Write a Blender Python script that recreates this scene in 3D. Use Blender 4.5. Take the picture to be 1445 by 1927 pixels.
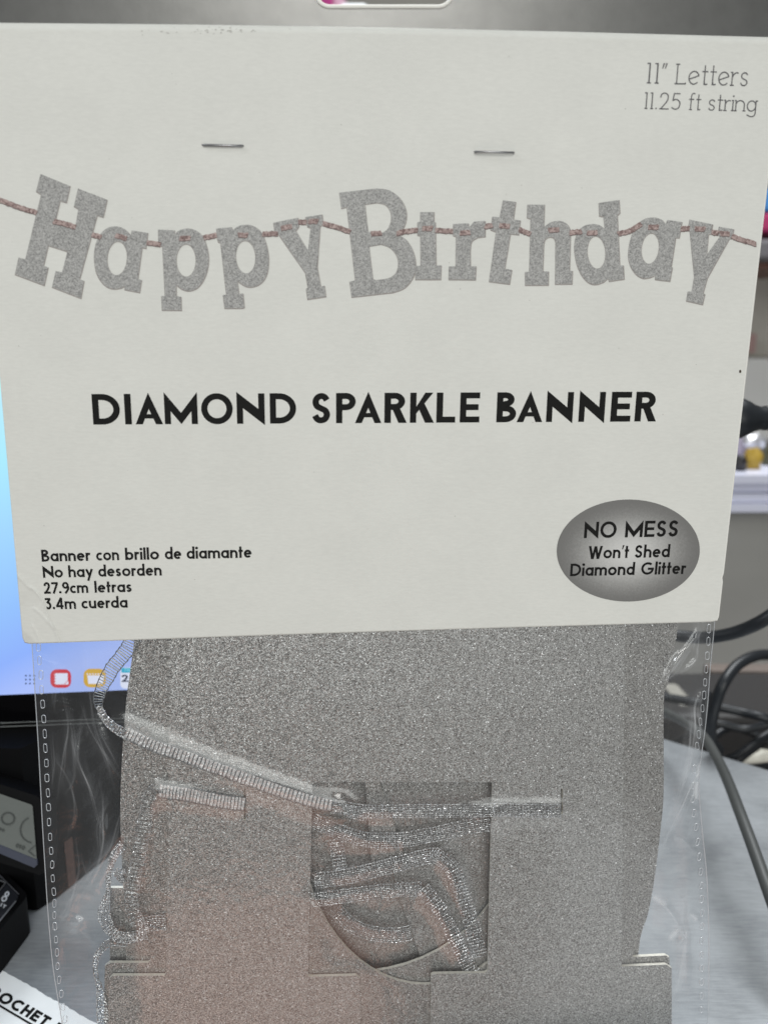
import bpy, math, random
import numpy as np
from mathutils import Vector, Matrix
from mathutils.geometry import tessellate_polygon

random.seed(7)
rng = np.random.default_rng(7)
for o in list(bpy.data.objects):
    bpy.data.objects.remove(o)
SC = bpy.context.scene
COL = SC.collection
RAD = math.radians

# ------------------------------------------------------------------ camera
FPX = 1430.0                      # focal length in photograph pixels
PITCH = RAD(11.9)
CAM = Vector((0.0, 0.0, 0.27))
FW = Vector((0, math.cos(PITCH), -math.sin(PITCH)))
UP = Vector((0, math.sin(PITCH), math.cos(PITCH)))
RT = Vector((1, 0, 0))
cd = bpy.data.cameras.new('camera')
cam = bpy.data.objects.new('camera', cd)
COL.objects.link(cam)
cam.location = CAM
cam.rotation_euler = (RAD(90) - PITCH, 0, 0)
cd.sensor_fit = 'VERTICAL'
cd.sensor_height = 36.0
cd.sensor_width = 27.0
cd.lens = FPX / 1927.0 * 36.0
cd.clip_start = 0.005
cd.clip_end = 60
cd.dof.use_dof = True
cd.dof.focus_distance = 0.268
cd.dof.aperture_fstop = 10.5
SC.camera = cam

# ------------------------------------------------------------------ world and lamps
w = bpy.data.worlds.new('World')
SC.world = w
w.use_nodes = True
bg = w.node_tree.nodes['Background']
bg.inputs['Color'].default_value = (0.95, 0.98, 1.0, 1)
bg.inputs['Strength'].default_value = 0.22


def area(name, loc, target, sx, sy, power, col):
    l = bpy.data.lights.new(name, 'AREA')
    l.shape = 'RECTANGLE'
    l.size, l.size_y = sx, sy
    l.energy = power
    l.color = col
    o = bpy.data.objects.new(name, l)
    COL.objects.link(o)
    o.location = loc
    o.rotation_euler = (Vector(target) - Vector(loc)).to_track_quat('-Z', 'Y').to_euler()
    return o


area('ceiling_lamp_front', (0.13, -1.25, 1.12), (0, 0.25, 0.25), 0.55, 0.6, 8.0, (1.0, 0.99, 0.95))
area('ceiling_lamp_back', (0.5, 1.0, 2.3), (0.3, 0.9, 0.0), 1.4, 1.0, 58.0, (0.95, 0.98, 1.0))
area('ceiling_lamp_side', (-1.3, -0.2, 1.2), (0, 0.3, 0.1), 0.4, 0.4, 7.0, (0.93, 0.97, 1.0))
area('added_front_fill', (0.16, -1.05, 0.23), (0.02, 0.25, 0.15), 1.3, 0.52, 6.6, (0.97, 1.0, 0.97))  # added low front lamp that makes the film ridges glow, no real window
area('added_warm_fill', (-0.07, -0.15, -0.37), (-0.03, 0.245, 0.02), 0.26, 0.24, 0.20, (1.0, 0.46, 0.30))  # added warm lamp, stands in for a pinkish reflection in the film
area('added_cool_fill', (0.34, -0.05, -0.33), (0.14, 0.245, 0.03), 0.34, 0.34, 0.24, (0.92, 0.97, 1.0))  # added cool lamp, lifts the film and glitter at lower right

SC.view_settings.view_transform = 'Standard'
SC.view_settings.look = 'None'
SC.view_settings.exposure = 0
SC.view_settings.gamma = 1
SC.view_settings.use_curve_mapping = False
SC.cycles.max_bounces = 10
SC.cycles.transparent_max_bounces = 24
SC.cycles.caustics_reflective = False
SC.cycles.caustics_refractive = False
SC.cycles.sample_clamp_indirect = 4

# ------------------------------------------------------------------ pixel -> place
YAW = RAD(3.5)
NRM = Vector((math.sin(YAW), -math.cos(YAW), 0))     # package faces the camera
P0 = CAM + FW * 0.25


def ray(px, py):
    return FW + RT * ((px - 722.5) / FPX) - UP * ((py - 963.5) / FPX)


def PK(px, py, d=0.0):
    """point of the package plane, d metres in front of it"""
    r = ray(px, py)
    t = ((P0 + NRM * d) - CAM).dot(NRM) / r.dot(NRM)
    return CAM + r * t


def WY(px, py, y):
    r = ray(px, py)
    return CAM + r * (y / r.y)


def TZ(px, py, z=0.0):
    r = ray(px, py)
    return CAM + r * ((z - CAM.z) / r.z)


MM = 0.001

# ------------------------------------------------------------------ materials


def new_mat(name):
    m = bpy.data.materials.new(name)
    m.use_nodes = True
    nt = m.node_tree
    b = nt.nodes['Principled BSDF']
    return m, nt, b


def simple(name, col, rough=0.5, metal=0.0, spec=0.5, vary=0.0, scale=60, bump=0.0, bscale=400):
    m, nt, b = new_mat(name)
    b.inputs['Base Color'].default_value = (*col, 1)
    b.inputs['Roughness'].default_value = rough
    b.inputs['Metallic'].default_value = metal
    b.inputs['Specular IOR Level'].default_value = spec
    tc = nt.nodes.new('ShaderNodeTexCoord')
    if vary > 0:
        n = nt.nodes.new('ShaderNodeTexNoise')
        n.inputs['Scale'].default_value = scale
        n.inputs['Detail'].default_value = 5
        nt.links.new(tc.outputs['Object'], n.inputs['Vector'])
        r = nt.nodes.new('ShaderNodeValToRGB')
        r.color_ramp.elements[0].position = 0.3
        r.color_ramp.elements[1].position = 0.7
        r.color_ramp.elements[0].color = (*[c * (1 - vary) for c in col], 1)
        r.color_ramp.elements[1].color = (*[min(1, c * (1 + vary)) for c in col], 1)
        nt.links.new(n.outputs['Fac'], r.inputs['Fac'])
        nt.links.new(r.outputs['Color'], b.inputs['Base Color'])
    if bump > 0:
        n = nt.nodes.new('ShaderNodeTexNoise')
        n.inputs['Scale'].default_value = bscale
        n.inputs['Detail'].default_value = 4
        nt.links.new(tc.outputs['Object'], n.inputs['Vector'])
        bm = nt.nodes.new('ShaderNodeBump')
        bm.inputs['Strength'].default_value = bump
        bm.inputs['Distance'].default_value = 0.0004
        nt.links.new(n.outputs['Fac'], bm.inputs['Height'])
        nt.links.new(bm.outputs['Normal'], b.inputs['Normal'])
    return m


def emit(name, col, strength=1.0):
    m, nt, b = new_mat(name)
    b.inputs['Base Color'].default_value = (0.01, 0.01, 0.012, 1)
    b.inputs['Roughness'].default_value = 0.25
    b.inputs['Emission Color'].default_value = (*col, 1)
    b.inputs['Emission Strength'].default_value = strength
    return m


def paper_mat():
    """uncoated board: faint horizontal fibre streaks, slight mottling"""
    m, nt, b = new_mat('white_board')
    tc = nt.nodes.new('ShaderNodeTexCoord')
    mp = nt.nodes.new('ShaderNodeMapping')
    mp.inputs['Scale'].default_value = (420, 420, 1500)
    nt.links.new(tc.outputs['Object'], mp.inputs['Vector'])
    n = nt.nodes.new('ShaderNodeTexNoise')
    n.inputs['Scale'].default_value = 1
    n.inputs['Detail'].default_value = 5
    n.inputs['Roughness'].default_value = 0.6
    nt.links.new(mp.outputs['Vector'], n.inputs['Vector'])
    n2 = nt.nodes.new('ShaderNodeTexNoise')
    n2.inputs['Scale'].default_value = 55
    n2.inputs['Detail'].default_value = 6
    nt.links.new(tc.outputs['Object'], n2.inputs['Vector'])
    mx = nt.nodes.new('ShaderNodeMath')
    mx.operation = 'MULTIPLY_ADD'
    mx.inputs[1].default_value = 0.6
    nt.links.new(n.outputs['Fac'], mx.inputs[0])
    m2 = nt.nodes.new('ShaderNodeMath')
    m2.operation = 'MULTIPLY'
    m2.inputs[1].default_value = 0.4
    nt.links.new(n2.outputs['Fac'], m2.inputs[0])
    nt.links.new(m2.outputs[0], mx.inputs[2])
    r = nt.nodes.new('ShaderNodeValToRGB')
    r.color_ramp.elements[0].position = 0.32
    r.color_ramp.elements[1].position = 0.66
    r.color_ramp.elements[0].color = (0.708, 0.708, 0.670, 1)
    r.color_ramp.elements[1].color = (0.772, 0.772, 0.731, 1)
    nt.links.new(mx.outputs[0], r.inputs['Fac'])
    nt.links.new(r.outputs['Color'], b.inputs['Base Color'])
    b.inputs['Roughness'].default_value = 0.62
    b.inputs['Specular IOR Level'].default_value = 0.3
    bm = nt.nodes.new('ShaderNodeBump')
    bm.inputs['Strength'].default_value = 0.34
    bm.inputs['Distance'].default_value = 0.00015
    nt.links.new(n.outputs['Fac'], bm.inputs['Height'])
    nt.links.new(bm.outputs['Normal'], b.inputs['Normal'])
    return m


def glitter_mat(name, lo, hi, cell, tilt, metal=0.55, rough=0.38, tint=(1, 1, 1), spark=0.03, sparkval=0.9):
    """densely packed glitter flakes: each cell has its own tone and its own tilt"""
    m, nt, b = new_mat(name)
    L = nt.links.new
    tc = nt.nodes.new('ShaderNodeTexCoord')
    v = nt.nodes.new('ShaderNodeTexVoronoi')
    v.inputs['Scale'].default_value = 1.0 / cell
    v.inputs['Randomness'].default_value = 1.0
    L(tc.outputs['Object'], v.inputs['Vector'])
    sep = nt.nodes.new('ShaderNodeSeparateColor')
    L(v.outputs['Color'], sep.inputs['Color'])
    n = nt.nodes.new('ShaderNodeTexNoise')
    n.inputs['Scale'].default_value = 0.33 / cell
    n.inputs['Detail'].default_value = 3
    L(tc.outputs['Object'], n.inputs['Vector'])
    add = nt.nodes.new('ShaderNodeMath')
    add.operation = 'MULTIPLY_ADD'
    add.inputs[1].default_value = 0.62
    L(sep.outputs['Red'], add.inputs[0])
    ml = nt.nodes.new('ShaderNodeMath')
    ml.operation = 'MULTIPLY'
    ml.inputs[1].default_value = 0.38
    L(n.outputs['Fac'], ml.inputs[0])
    L(ml.outputs[0], add.inputs[2])
    r = nt.nodes.new('ShaderNodeValToRGB')
    r.color_ramp.elements[0].position = 0.12
    r.color_ramp.elements[1].position = 0.88
    r.color_ramp.elements[0].color = (*[lo * t for t in tint], 1)
    r.color_ramp.elements[1].color = (*[hi * t for t in tint], 1)
    L(add.outputs[0], r.inputs['Fac'])
    # the odd flake painted bright as a glint
    gt = nt.nodes.new('ShaderNodeMath')
    gt.operation = 'GREATER_THAN'
    gt.inputs[1].default_value = 1 - spark
    L(sep.outputs['Green'], gt.inputs[0])
    mix = nt.nodes.new('ShaderNodeMix')
    mix.data_type = 'RGBA'
    L(gt.outputs[0], mix.inputs['Factor'])
    L(r.outputs['Color'], mix.inputs['A'])
    mix.inputs['B'].default_value = (sparkval, sparkval, sparkval, 1)
    L(mix.outputs['Result'], b.inputs['Base Color'])
    b.inputs['Metallic'].default_value = metal
    b.inputs['Roughness'].default_value = rough
    geo = nt.nodes.new('ShaderNodeNewGeometry')
    sub = nt.nodes.new('ShaderNodeVectorMath')
    sub.operation = 'SUBTRACT'
    sub.inputs[1].default_value = (0.5, 0.5, 0.5)
    L(v.outputs['Color'], sub.inputs[0])
    sc = nt.nodes.new('ShaderNodeVectorMath')
    sc.operation = 'SCALE'
    sc.inputs['Scale'].default_value = tilt
    L(sub.outputs[0], sc.inputs[0])
    ad = nt.nodes.new('ShaderNodeVectorMath')
    ad.operation = 'ADD'
    L(sc.outputs[0], ad.inputs[0])
    L(geo.outputs['Normal'], ad.inputs[1])
    nm = nt.nodes.new('ShaderNodeVectorMath')
    nm.operation = 'NORMALIZE'
    L(ad.outputs[0], nm.inputs[0])
    L(nm.outputs[0], b.inputs['Normal'])
    return m


def film_mat(name, haze=0.02, rough=0.13, bump=0.25, base=0.035, edge=0.55):
    """clear polypropylene: mostly see-through, with a fresnel sheen and fine crinkles"""
    m = bpy.data.materials.new(name)
    m.use_nodes = True
    nt = m.node_tree
    nt.nodes.clear()
    L = nt.links.new
    out = nt.nodes.new('ShaderNodeOutputMaterial')
    tr = nt.nodes.new('ShaderNodeBsdfTransparent')
    tr.inputs['Color'].default_value = (0.97, 0.975, 0.98, 1)
    gl = nt.nodes.new('ShaderNodeBsdfGlossy')
    gl.inputs['Roughness'].default_value = rough
    df = nt.nodes.new('ShaderNodeBsdfDiffuse')
    df.inputs['Color'].default_value = (0.85, 0.87, 0.9, 1)
    tc = nt.nodes.new('ShaderNodeTexCoord')
    n = nt.nodes.new('ShaderNodeTexNoise')
    n.inputs['Scale'].default_value = 90
    n.inputs['Detail'].default_value = 3
    n.inputs['Distortion'].default_value = 1.5
    L(tc.outputs['Object'], n.inputs['Vector'])
    bm = nt.nodes.new('ShaderNodeBump')
    bm.inputs['Strength'].default_value = bump
    bm.inputs['Distance'].default_value = 0.002
    L(n.outputs['Fac'], bm.inputs['Height'])
    L(bm.outputs['Normal'], gl.inputs['Normal'])
    lw = nt.nodes.new('ShaderNodeLayerWeight')
    lw.inputs['Blend'].default_value = 0.25
    L(bm.outputs['Normal'], lw.inputs['Normal'])
    mr = nt.nodes.new('ShaderNodeMapRange')
    mr.inputs['To Min'].default_value = base
    mr.inputs['To Max'].default_value = edge
    L(lw.outputs['Facing'], mr.inputs['Value'])
    pw = nt.nodes.new('ShaderNodeMath')
    pw.operation = 'POWER'
    pw.inputs[1].default_value = 3.0
    L(lw.outputs['Facing'], pw.inputs[0])
    L(pw.outputs[0], mr.inputs['Value'])
    m1 = nt.nodes.new('ShaderNodeMixShader')
    atn = nt.nodes.new('ShaderNodeAttribute')       # reflected streaks along creases, painted as pale haze
    atn.attribute_name = 'film_sheen'
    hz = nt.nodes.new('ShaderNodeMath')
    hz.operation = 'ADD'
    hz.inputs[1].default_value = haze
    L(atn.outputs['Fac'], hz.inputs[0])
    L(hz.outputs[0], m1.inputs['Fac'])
    L(tr.outputs[0], m1.inputs[1])
    L(df.outputs[0], m1.inputs[2])
    m2 = nt.nodes.new('ShaderNodeMixShader')
    L(mr.outputs['Result'], m2.inputs['Fac'])
    L(m1.outputs[0], m2.inputs[1])
    L(gl.outputs[0], m2.inputs[2])
    L(m2.outputs[0], out.inputs['Surface'])
    return m


def table_mat():
    """worn grey sheet metal: fine brushed scratches, cloudy stains"""
    m, nt, b = new_mat('worn_grey_metal')
    L = nt.links.new
    tc = nt.nodes.new('ShaderNodeTexCoord')
    mp = nt.nodes.new('ShaderNodeMapping')
    mp.inputs['Rotation'].default_value = (0, 0, RAD(-28))
    mp.inputs['Scale'].default_value = (90, 900, 1)
    L(tc.outputs['Object'], mp.inputs['Vector'])
    n = nt.nodes.new('ShaderNodeTexNoise')
    n.inputs['Scale'].default_value = 1
    n.inputs['Detail'].default_value = 6
    L(mp.outputs['Vector'], n.inputs['Vector'])
    n2 = nt.nodes.new('ShaderNodeTexNoise')
    n2.inputs['Scale'].default_value = 28
    n2.inputs['Detail'].default_value = 7
    n2.inputs['Roughness'].default_value = 0.65
    L(tc.outputs['Object'], n2.inputs['Vector'])
    a = nt.nodes.new('ShaderNodeMath')
    a.operation = 'ADD'
    q = nt.nodes.new('ShaderNodeMath')
    q.operation = 'MULTIPLY_ADD'
    q.inputs[1].default_value = 0.6
    q.inputs[2].default_value = 0.2
    L(n.outputs['Fac'], q.inputs[0])
    L(q.outputs[0], a.inputs[0])
    L(n2.outputs['Fac'], a.inputs[1])
    r = nt.nodes.new('ShaderNodeValToRGB')
    r.color_ramp.elements[0].position = 0.38
    r.color_ramp.elements[1].position = 0.68
    r.color_ramp.elements[0].color = (0.25, 0.265, 0.28, 1)
    r.color_ramp.elements[1].color = (0.46, 0.485, 0.505, 1)
    h = nt.nodes.new('ShaderNodeMath')
    h.operation = 'MULTIPLY'
    h.inputs[1].default_value = 0.5
    L(a.outputs[0], h.inputs[0])
    L(h.outputs[0], r.inputs['Fac'])
    L(r.outputs['Color'], b.inputs['Base Color'])
    b.inputs['Metallic'].default_value = 0.25
    b.inputs['Roughness'].default_value = 0.42
    bm = nt.nodes.new('ShaderNodeBump')
    bm.inputs['Strength'].default_value = 0.25
    bm.inputs['Distance'].default_value = 0.0003
    L(n.outputs['Fac'], bm.inputs['Height'])
    L(bm.outputs['Normal'], b.inputs['Normal'])
    return m


def badge_mat(center, half):
    """printed radial fade, pale middle to dark rim (a print, part of the design)"""
    m, nt, b = new_mat('grey_badge_print')
    L = nt.links.new
    tc = nt.nodes.new('ShaderNodeTexCoord')
    mp = nt.nodes.new('ShaderNodeMapping')
    mp.vector_type = 'POINT'
    mp.inputs['Location'].default_value = (-center[0] / half[0], 0, -center[2] / half[1])
    mp.inputs['Scale'].default_value = (1 / half[0], 0.0, 1 / half[1])
    L(tc.outputs['Object'], mp.inputs['Vector'])
    ln = nt.nodes.new('ShaderNodeVectorMath')
    ln.operation = 'LENGTH'
    L(mp.outputs['Vector'], ln.inputs[0])
    r = nt.nodes.new('ShaderNodeValToRGB')
    r.color_ramp.interpolation = 'EASE'
    r.color_ramp.elements[0].position = 0.0
    r.color_ramp.elements[1].position = 1.0
    r.color_ramp.elements[0].color = (0.66, 0.655, 0.64, 1)
    r.color_ramp.elements[1].color = (0.185, 0.182, 0.176, 1)
    n = nt.nodes.new('ShaderNodeTexNoise')
    n.inputs['Scale'].default_value = 1800
    n.inputs['Detail'].default_value = 2
    L(tc.outputs['Object'], n.inputs['Vector'])
    ma = nt.nodes.new('ShaderNodeMath')
    ma.operation = 'MULTIPLY_ADD'
    ma.inputs[1].default_value = 0.22
    L(n.outputs['Fac'], ma.inputs[0])
    sb = nt.nodes.new('ShaderNodeMath')
    sb.operation = 'SUBTRACT'
    sb.inputs[1].default_value = 0.11
    L(ln.outputs['Value'], sb.inputs[0])
    L(sb.outputs[0], ma.inputs[2])
    L(ma.outputs[0], r.inputs['Fac'])
    L(r.outputs['Color'], b.inputs['Base Color'])
    b.inputs['Roughness'].default_value = 0.55
    b.inputs['Specular IOR Level'].default_value = 0.3
    return m


def twist_mat():
    m, nt, b = new_mat('rosy_cord_print')
    L = nt.links.new
    tc = nt.nodes.new('ShaderNodeTexCoord')
    v = nt.nodes.new('ShaderNodeTexVoronoi')
    v.inputs['Scale'].default_value = 1900
    L(tc.outputs['Object'], v.inputs['Vector'])
    sp = nt.nodes.new('ShaderNodeSeparateColor')
    L(v.outputs['Color'], sp.inputs['Color'])
    r = nt.nodes.new('ShaderNodeValToRGB')
    r.color_ramp.elements[0].color = (0.17, 0.105, 0.098, 1)
    r.color_ramp.elements[1].color = (0.50, 0.385, 0.36, 1)
    L(sp.outputs['Red'], r.inputs['Fac'])
    L(r.outputs['Color'], b.inputs['Base Color'])
    b.inputs['Roughness'].default_value = 0.6
    return m


M = {}
M['paper'] = paper_mat()
M['core'] = simple('white_board_core', (0.90, 0.89, 0.84), 0.8)
M['foam'] = simple('cream_letter_core', (0.80, 0.77, 0.68), 0.8, vary=.12, scale=900)
M['tab'] = simple('silver_coated_board', (0.172, 0.172, 0.166), 0.34, metal=0.85, vary=0.06, scale=180, bump=0.035, bscale=900)
M['ink'] = simple('black_ink', (0.010, 0.010, 0.0095), 0.6, spec=0.12)
M['ink_soft'] = simple('soft_black_ink', (0.014, 0.014, 0.0135), 0.6, spec=0.12)
M['grey_ink'] = simple('grey_ink', (0.13, 0.127, 0.132), 0.6, spec=0.2)
M['rim'] = simple('letter_shadow_print', (0.33, 0.30, 0.285), 0.6, spec=0.3)
M['print_glitter'] = glitter_mat('printed_glitter', 0.19, 0.53, 0.00030, 0.0, metal=0.0, rough=0.6, tint=(1, 0.99, 0.965), spark=0.0)
M['glit'] = glitter_mat('silver_glitter', 0.085, 0.66, 0.00027, 0.55, metal=0.4, rough=0.36, tint=(1, 0.98, 0.945), spark=0.05)
M['glit_shade'] = glitter_mat('silver_glitter_shaded', 0.075, 0.58, 0.00027, 0.55, metal=0.4, rough=0.36, tint=(1, 0.97, 0.93), spark=0.04)  # darker copy of the glitter, paints shade on the letters behind
M['staple'] = simple('dull_steel', (0.36, 0.36, 0.37), 0.34, metal=0.9)
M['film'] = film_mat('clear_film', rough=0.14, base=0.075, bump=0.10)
M['film_back'] = film_mat('clear_film_rear', haze=0.015, rough=0.16, bump=0.35, base=0.03, edge=0.4)
M['seam'] = film_mat('film_cut_edge', haze=0.42, rough=0.2, bump=0.0, base=0.16, edge=0.6)
M['perf'] = film_mat('perforation_rim', haze=0.42, rough=0.18, bump=0.0, base=0.2, edge=0.7)
M['ribbon'] = glitter_mat('silver_thread', 0.22, 0.80, 0.00035, 0.9, metal=0.8, rough=0.28, tint=(1, 1, 1), spark=0.22, sparkval=1.0)
M['thread'] = simple('silver_thread_shaded', (0.25, 0.255, 0.26), 0.38, metal=0.7, vary=.4, scale=2500)  # same ribbon silver painted darker, for threads reflecting dark
M['glint_bead'] = simple('pale_glint', (0.92, 0.93, 0.95), 0.22, metal=0.35)
M['sheer'] = glitter_mat('sheer_silver_sheen', 0.60, 1.0, 0.0003, 0.5, metal=0.5, rough=0.4, spark=.1)  # pale strip added under the threads, ribbon reflection painted as colour
M['table'] = table_mat()
M['black'] = simple('black_plastic', (0.004, 0.004, 0.0045), 0.55, spec=0.12)
M['black_gloss'] = simple('gloss_black', (0.002, 0.002, 0.0025), 0.12, spec=0.2)
M['rubber'] = simple('blue_black_rubber', (0.010, 0.0125, 0.016), 0.40, bump=0.2, bscale=300)
M['grey_rubber'] = simple('grey_rubber', (0.075, 0.08, 0.078), 0.48, bump=0.15, bscale=300)

# ------------------------------------------------------------------ mesh helpers


def mk(name, verts, faces, mats, parent=None, smooth=False, mi=None, recenter=None):
    """ONE mesh object.  Top-level meshes get their origin at their base."""
    verts = [Vector(v) for v in verts]
    if recenter is None:
        recenter = parent is None
    off = Vector((0, 0, 0))
    if recenter:
        a = np.array([tuple(v) for v in verts])
        off = Vector((float((a[:, 0].min() + a[:, 0].max()) / 2), float((a[:, 1].min() + a[:, 1].max()) / 2), float(a[:, 2].min())))
    me = bpy.data.meshes.new(name)
    me.from_pydata([tuple(v - off) for v in verts], [], faces)
    if not isinstance(mats, (list, tuple)):
        mats = [mats]
    for m in mats:
        me.materials.append(m)
    if mi is not None:
        me.polygons.foreach_set('material_index', list(mi))
    if smooth:
        me.polygons.foreach_set('use_smooth', [True] * len(me.polygons))
    me.update()
    o = bpy.data.objects.new(name, me)
    COL.objects.link(o)
    o.location = off
    if parent is not None:
        attach(o, parent)
    return o


def wloc(o):
    v = Vector(o.location)
    p = o.parent
    return v if p is None else v


ORIG = {}


def attach(o, parent):
    """child keeps its world position (parents are never rotated)"""
    o.parent = parent
    base = Vector((0, 0, 0))
    p = parent
    while p is not None:
        base += p.location + p.matrix_parent_inverse.to_translation()
        p = p.parent
    o.matrix_parent_inverse = Matrix.Translation(-base)


def thing(name, loc, label, cat, group=None):
    o = bpy.data.objects.new(name, None)
    o.empty_display_size = 0.02
    COL.objects.link(o)
    o.location = loc
    return tag(o, label, cat, group)


def tag(o, label=None, cat=None, group=None, kind=None):
    if label:
        o['label'] = label
    if cat:
        o['category'] = cat
    if group:
        o['group'] = group
    if kind:
        o['kind'] = kind
    return o


class MB:
    def __init__(self):
        self.v, self.f, self.mi = [], [], []

    def add(self, verts, faces, mi=0):
        b = len(self.v)
        self.v += [Vector(x) for x in verts]
        self.f += [tuple(i + b for i in f) for f in faces]
        self.mi += [mi] * len(faces)

    def box(self, lo, hi, mi=0):
        (a, b, c), (d, e, f) = lo, hi
        v = [(a, b, c), (d, b, c), (d, e, c), (a, e, c), (a, b, f), (d, b, f), (d, e, f), (a, e, f)]
        self.add(v, [(0, 3, 2, 1), (4, 5, 6, 7), (0, 1, 5, 4), (1, 2, 6, 5), (2, 3, 7, 6), (3, 0, 4, 7)], mi)

    def prism(self, poly, vec, mi=0, side=None):
        """poly: 3-D ring (front), extruded by vec; caps tessellated"""
        n = len(poly)
        poly = [Vector(p) for p in poly]
        tris = tessellate_polygon([poly])
        vec = Vector(vec)
        self.add(poly, [tuple(t) for t in tris], mi)
        self.add([p + vec for p in poly], [tuple(reversed(t)) for t in tris], mi)
        vs, fs = [], []
        for i in range(n):
            j = (i + 1) % n
            b = len(vs)
            vs += [poly[i], poly[j], poly[j] + vec, poly[i] + vec]
            fs.append((b, b + 1, b + 2, b + 3))
        self.add(vs, fs, mi if side is None else side)

    def tube(self, pts, r, seg=10, mi=0, cap=True):
        pts = [Vector(p) for p in pts]
        n = len(pts)
        rr = r if isinstance(r, (list, tuple)) else [r] * n
        t0 = (pts[1] - pts[0]).normalized()
        a = t0.orthogonal().normalized()
        vs, fs = [], []
        for i in range(n):
            t = (pts[min(i + 1, n - 1)] - pts[max(i - 1, 0)])
            if t.length < 1e-9:
                t = t0
            t.normalize()
            a = (a - t * a.dot(t))
            if a.length < 1e-6:
                a = t.orthogonal()
            a.normalize()
            b = t.cross(a)
            for k in range(seg):
                th = 2 * math.pi * k / seg
                vs.append(pts[i] + (a * math.cos(th) + b * math.sin(th)) * rr[i])
        for i in range(n - 1):
            for k in range(seg):
                k2 = (k + 1) % seg
                fs.append((i * seg + k, i * seg + k2, (i + 1) * seg + k2, (i + 1) * seg + k))
        if cap:
            fs.append(tuple(range(seg - 1, -1, -1)))
            fs.append(tuple((n - 1) * seg + k for k in range(seg)))
        self.add(vs, fs, mi)

    def build(self, name, mats, parent=None, smooth=False, recenter=None):
        return mk(name, self.v, self.f, mats, parent, smooth, self.mi, recenter)


def crom(pts, n=8, closed=False):
    """Catmull-Rom through points (any dimension)"""
    P = [np.array(p, float) for p in pts]
    m = len(P)
    out = []
    rngi = range(m if closed else m - 1)
    for i in rngi:
        p1, p2 = P[i], P[(i + 1) % m]
        p0 = P[i - 1] if (closed or i > 0) else 2 * p1 - p2
        p3 = P[(i + 2) % m] if (closed or i + 2 < m) else 2 * p2 - p1
        for k in range(n):
            t = k / n
            out.append(0.5 * ((2 * p1) + (-p0 + p2) * t + (2 * p0 - 5 * p1 + 4 * p2 - p3) * t * t + (-p0 + 3 * p1 - 3 * p2 + p3) * t ** 3))
    if not closed:
        out.append(P[-1])
    return [tuple(map(float, p)) for p in out]


def ell(cx, cy, rx, ry, a0=0, a1=360, n=32, rot=0):
    out = []
    full = abs(a1 - a0) >= 360
    k = n if full else n + 1
    for i in range(k):
        a = RAD(a0 + (a1 - a0) * i / n)
        x, y = rx * math.cos(a), ry * math.sin(a)
        c, s = math.cos(RAD(rot)), math.sin(RAD(rot))
        out.append((cx + x * c - y * s, cy + x * s + y * c))
    return out


def clean(poly):
    out = []
    for p in poly:
        if not out or (abs(p[0] - out[-1][0]) + abs(p[1] - out[-1][1])) > 1e-6:
            out.append(p)
    return out


def plate(mb, outer, holes, d, thick, mi=0, side=1, back=True):
    """flat board cut to an outline traced on the package plane, real thickness behind it"""
    rings = [clean(outer)] + [clean(h) for h in holes]
    flat = [p for r in rings for p in r]
    tris = tessellate_polygon([[Vector((p[0], p[1], 0)) for p in r] for r in rings])
    P = [PK(x, y, d) for x, y in flat]
    mb.add(P, [t for t in tris], mi)
    if thick <= 0:
        return
    off = NRM * -thick
    if back:
        mb.add([p + off for p in P], [tuple(reversed(t)) for t in tris], mi)
    b = 0
    for r in rings:
        n = len(r)
        vs, fs = [], []
        for i in range(n):
            j = (i + 1) % n
            k = len(vs)
            vs += [P[b + i], P[b + j], P[b + j] + off, P[b + i] + off]
            fs.append((k, k + 1, k + 2, k + 3))
        mb.add(vs, fs, side)
        b += n


# ------------------------------------------------------------------ stroke lettering (own geometric sans and thin slab)


def band(poly, h, mlim=1.7):
    """polyline -> left/right offset strip quads"""
    pts = [np.array(p, float) for p in clean(poly)]
    n = len(pts)
    L, R = [], []
    for i in range(n):
        d0 = pts[i] - pts[i - 1] if i > 0 else pts[1] - pts[0]
        d1 = pts[i + 1] - pts[i] if i < n - 1 else d0
        d0 = d0 / (np.linalg.norm(d0) + 1e-12)
        d1 = d1 / (np.linalg.norm(d1) + 1e-12)
        n0 = np.array([-d0[1], d0[0]])
        n1 = np.array([-d1[1], d1[0]])
        m = n0 + n1
        m = m / (np.linalg.norm(m) + 1e-12)
        k = min(mlim, 1.0 / max(0.2, float(m.dot(n0))))
        L.append(tuple(pts[i] + m * h * k))
        R.append(tuple(pts[i] - m * h * k))
    return [[L[i], L[i + 1], R[i + 1], R[i]] for i in range(n - 1)]


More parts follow.
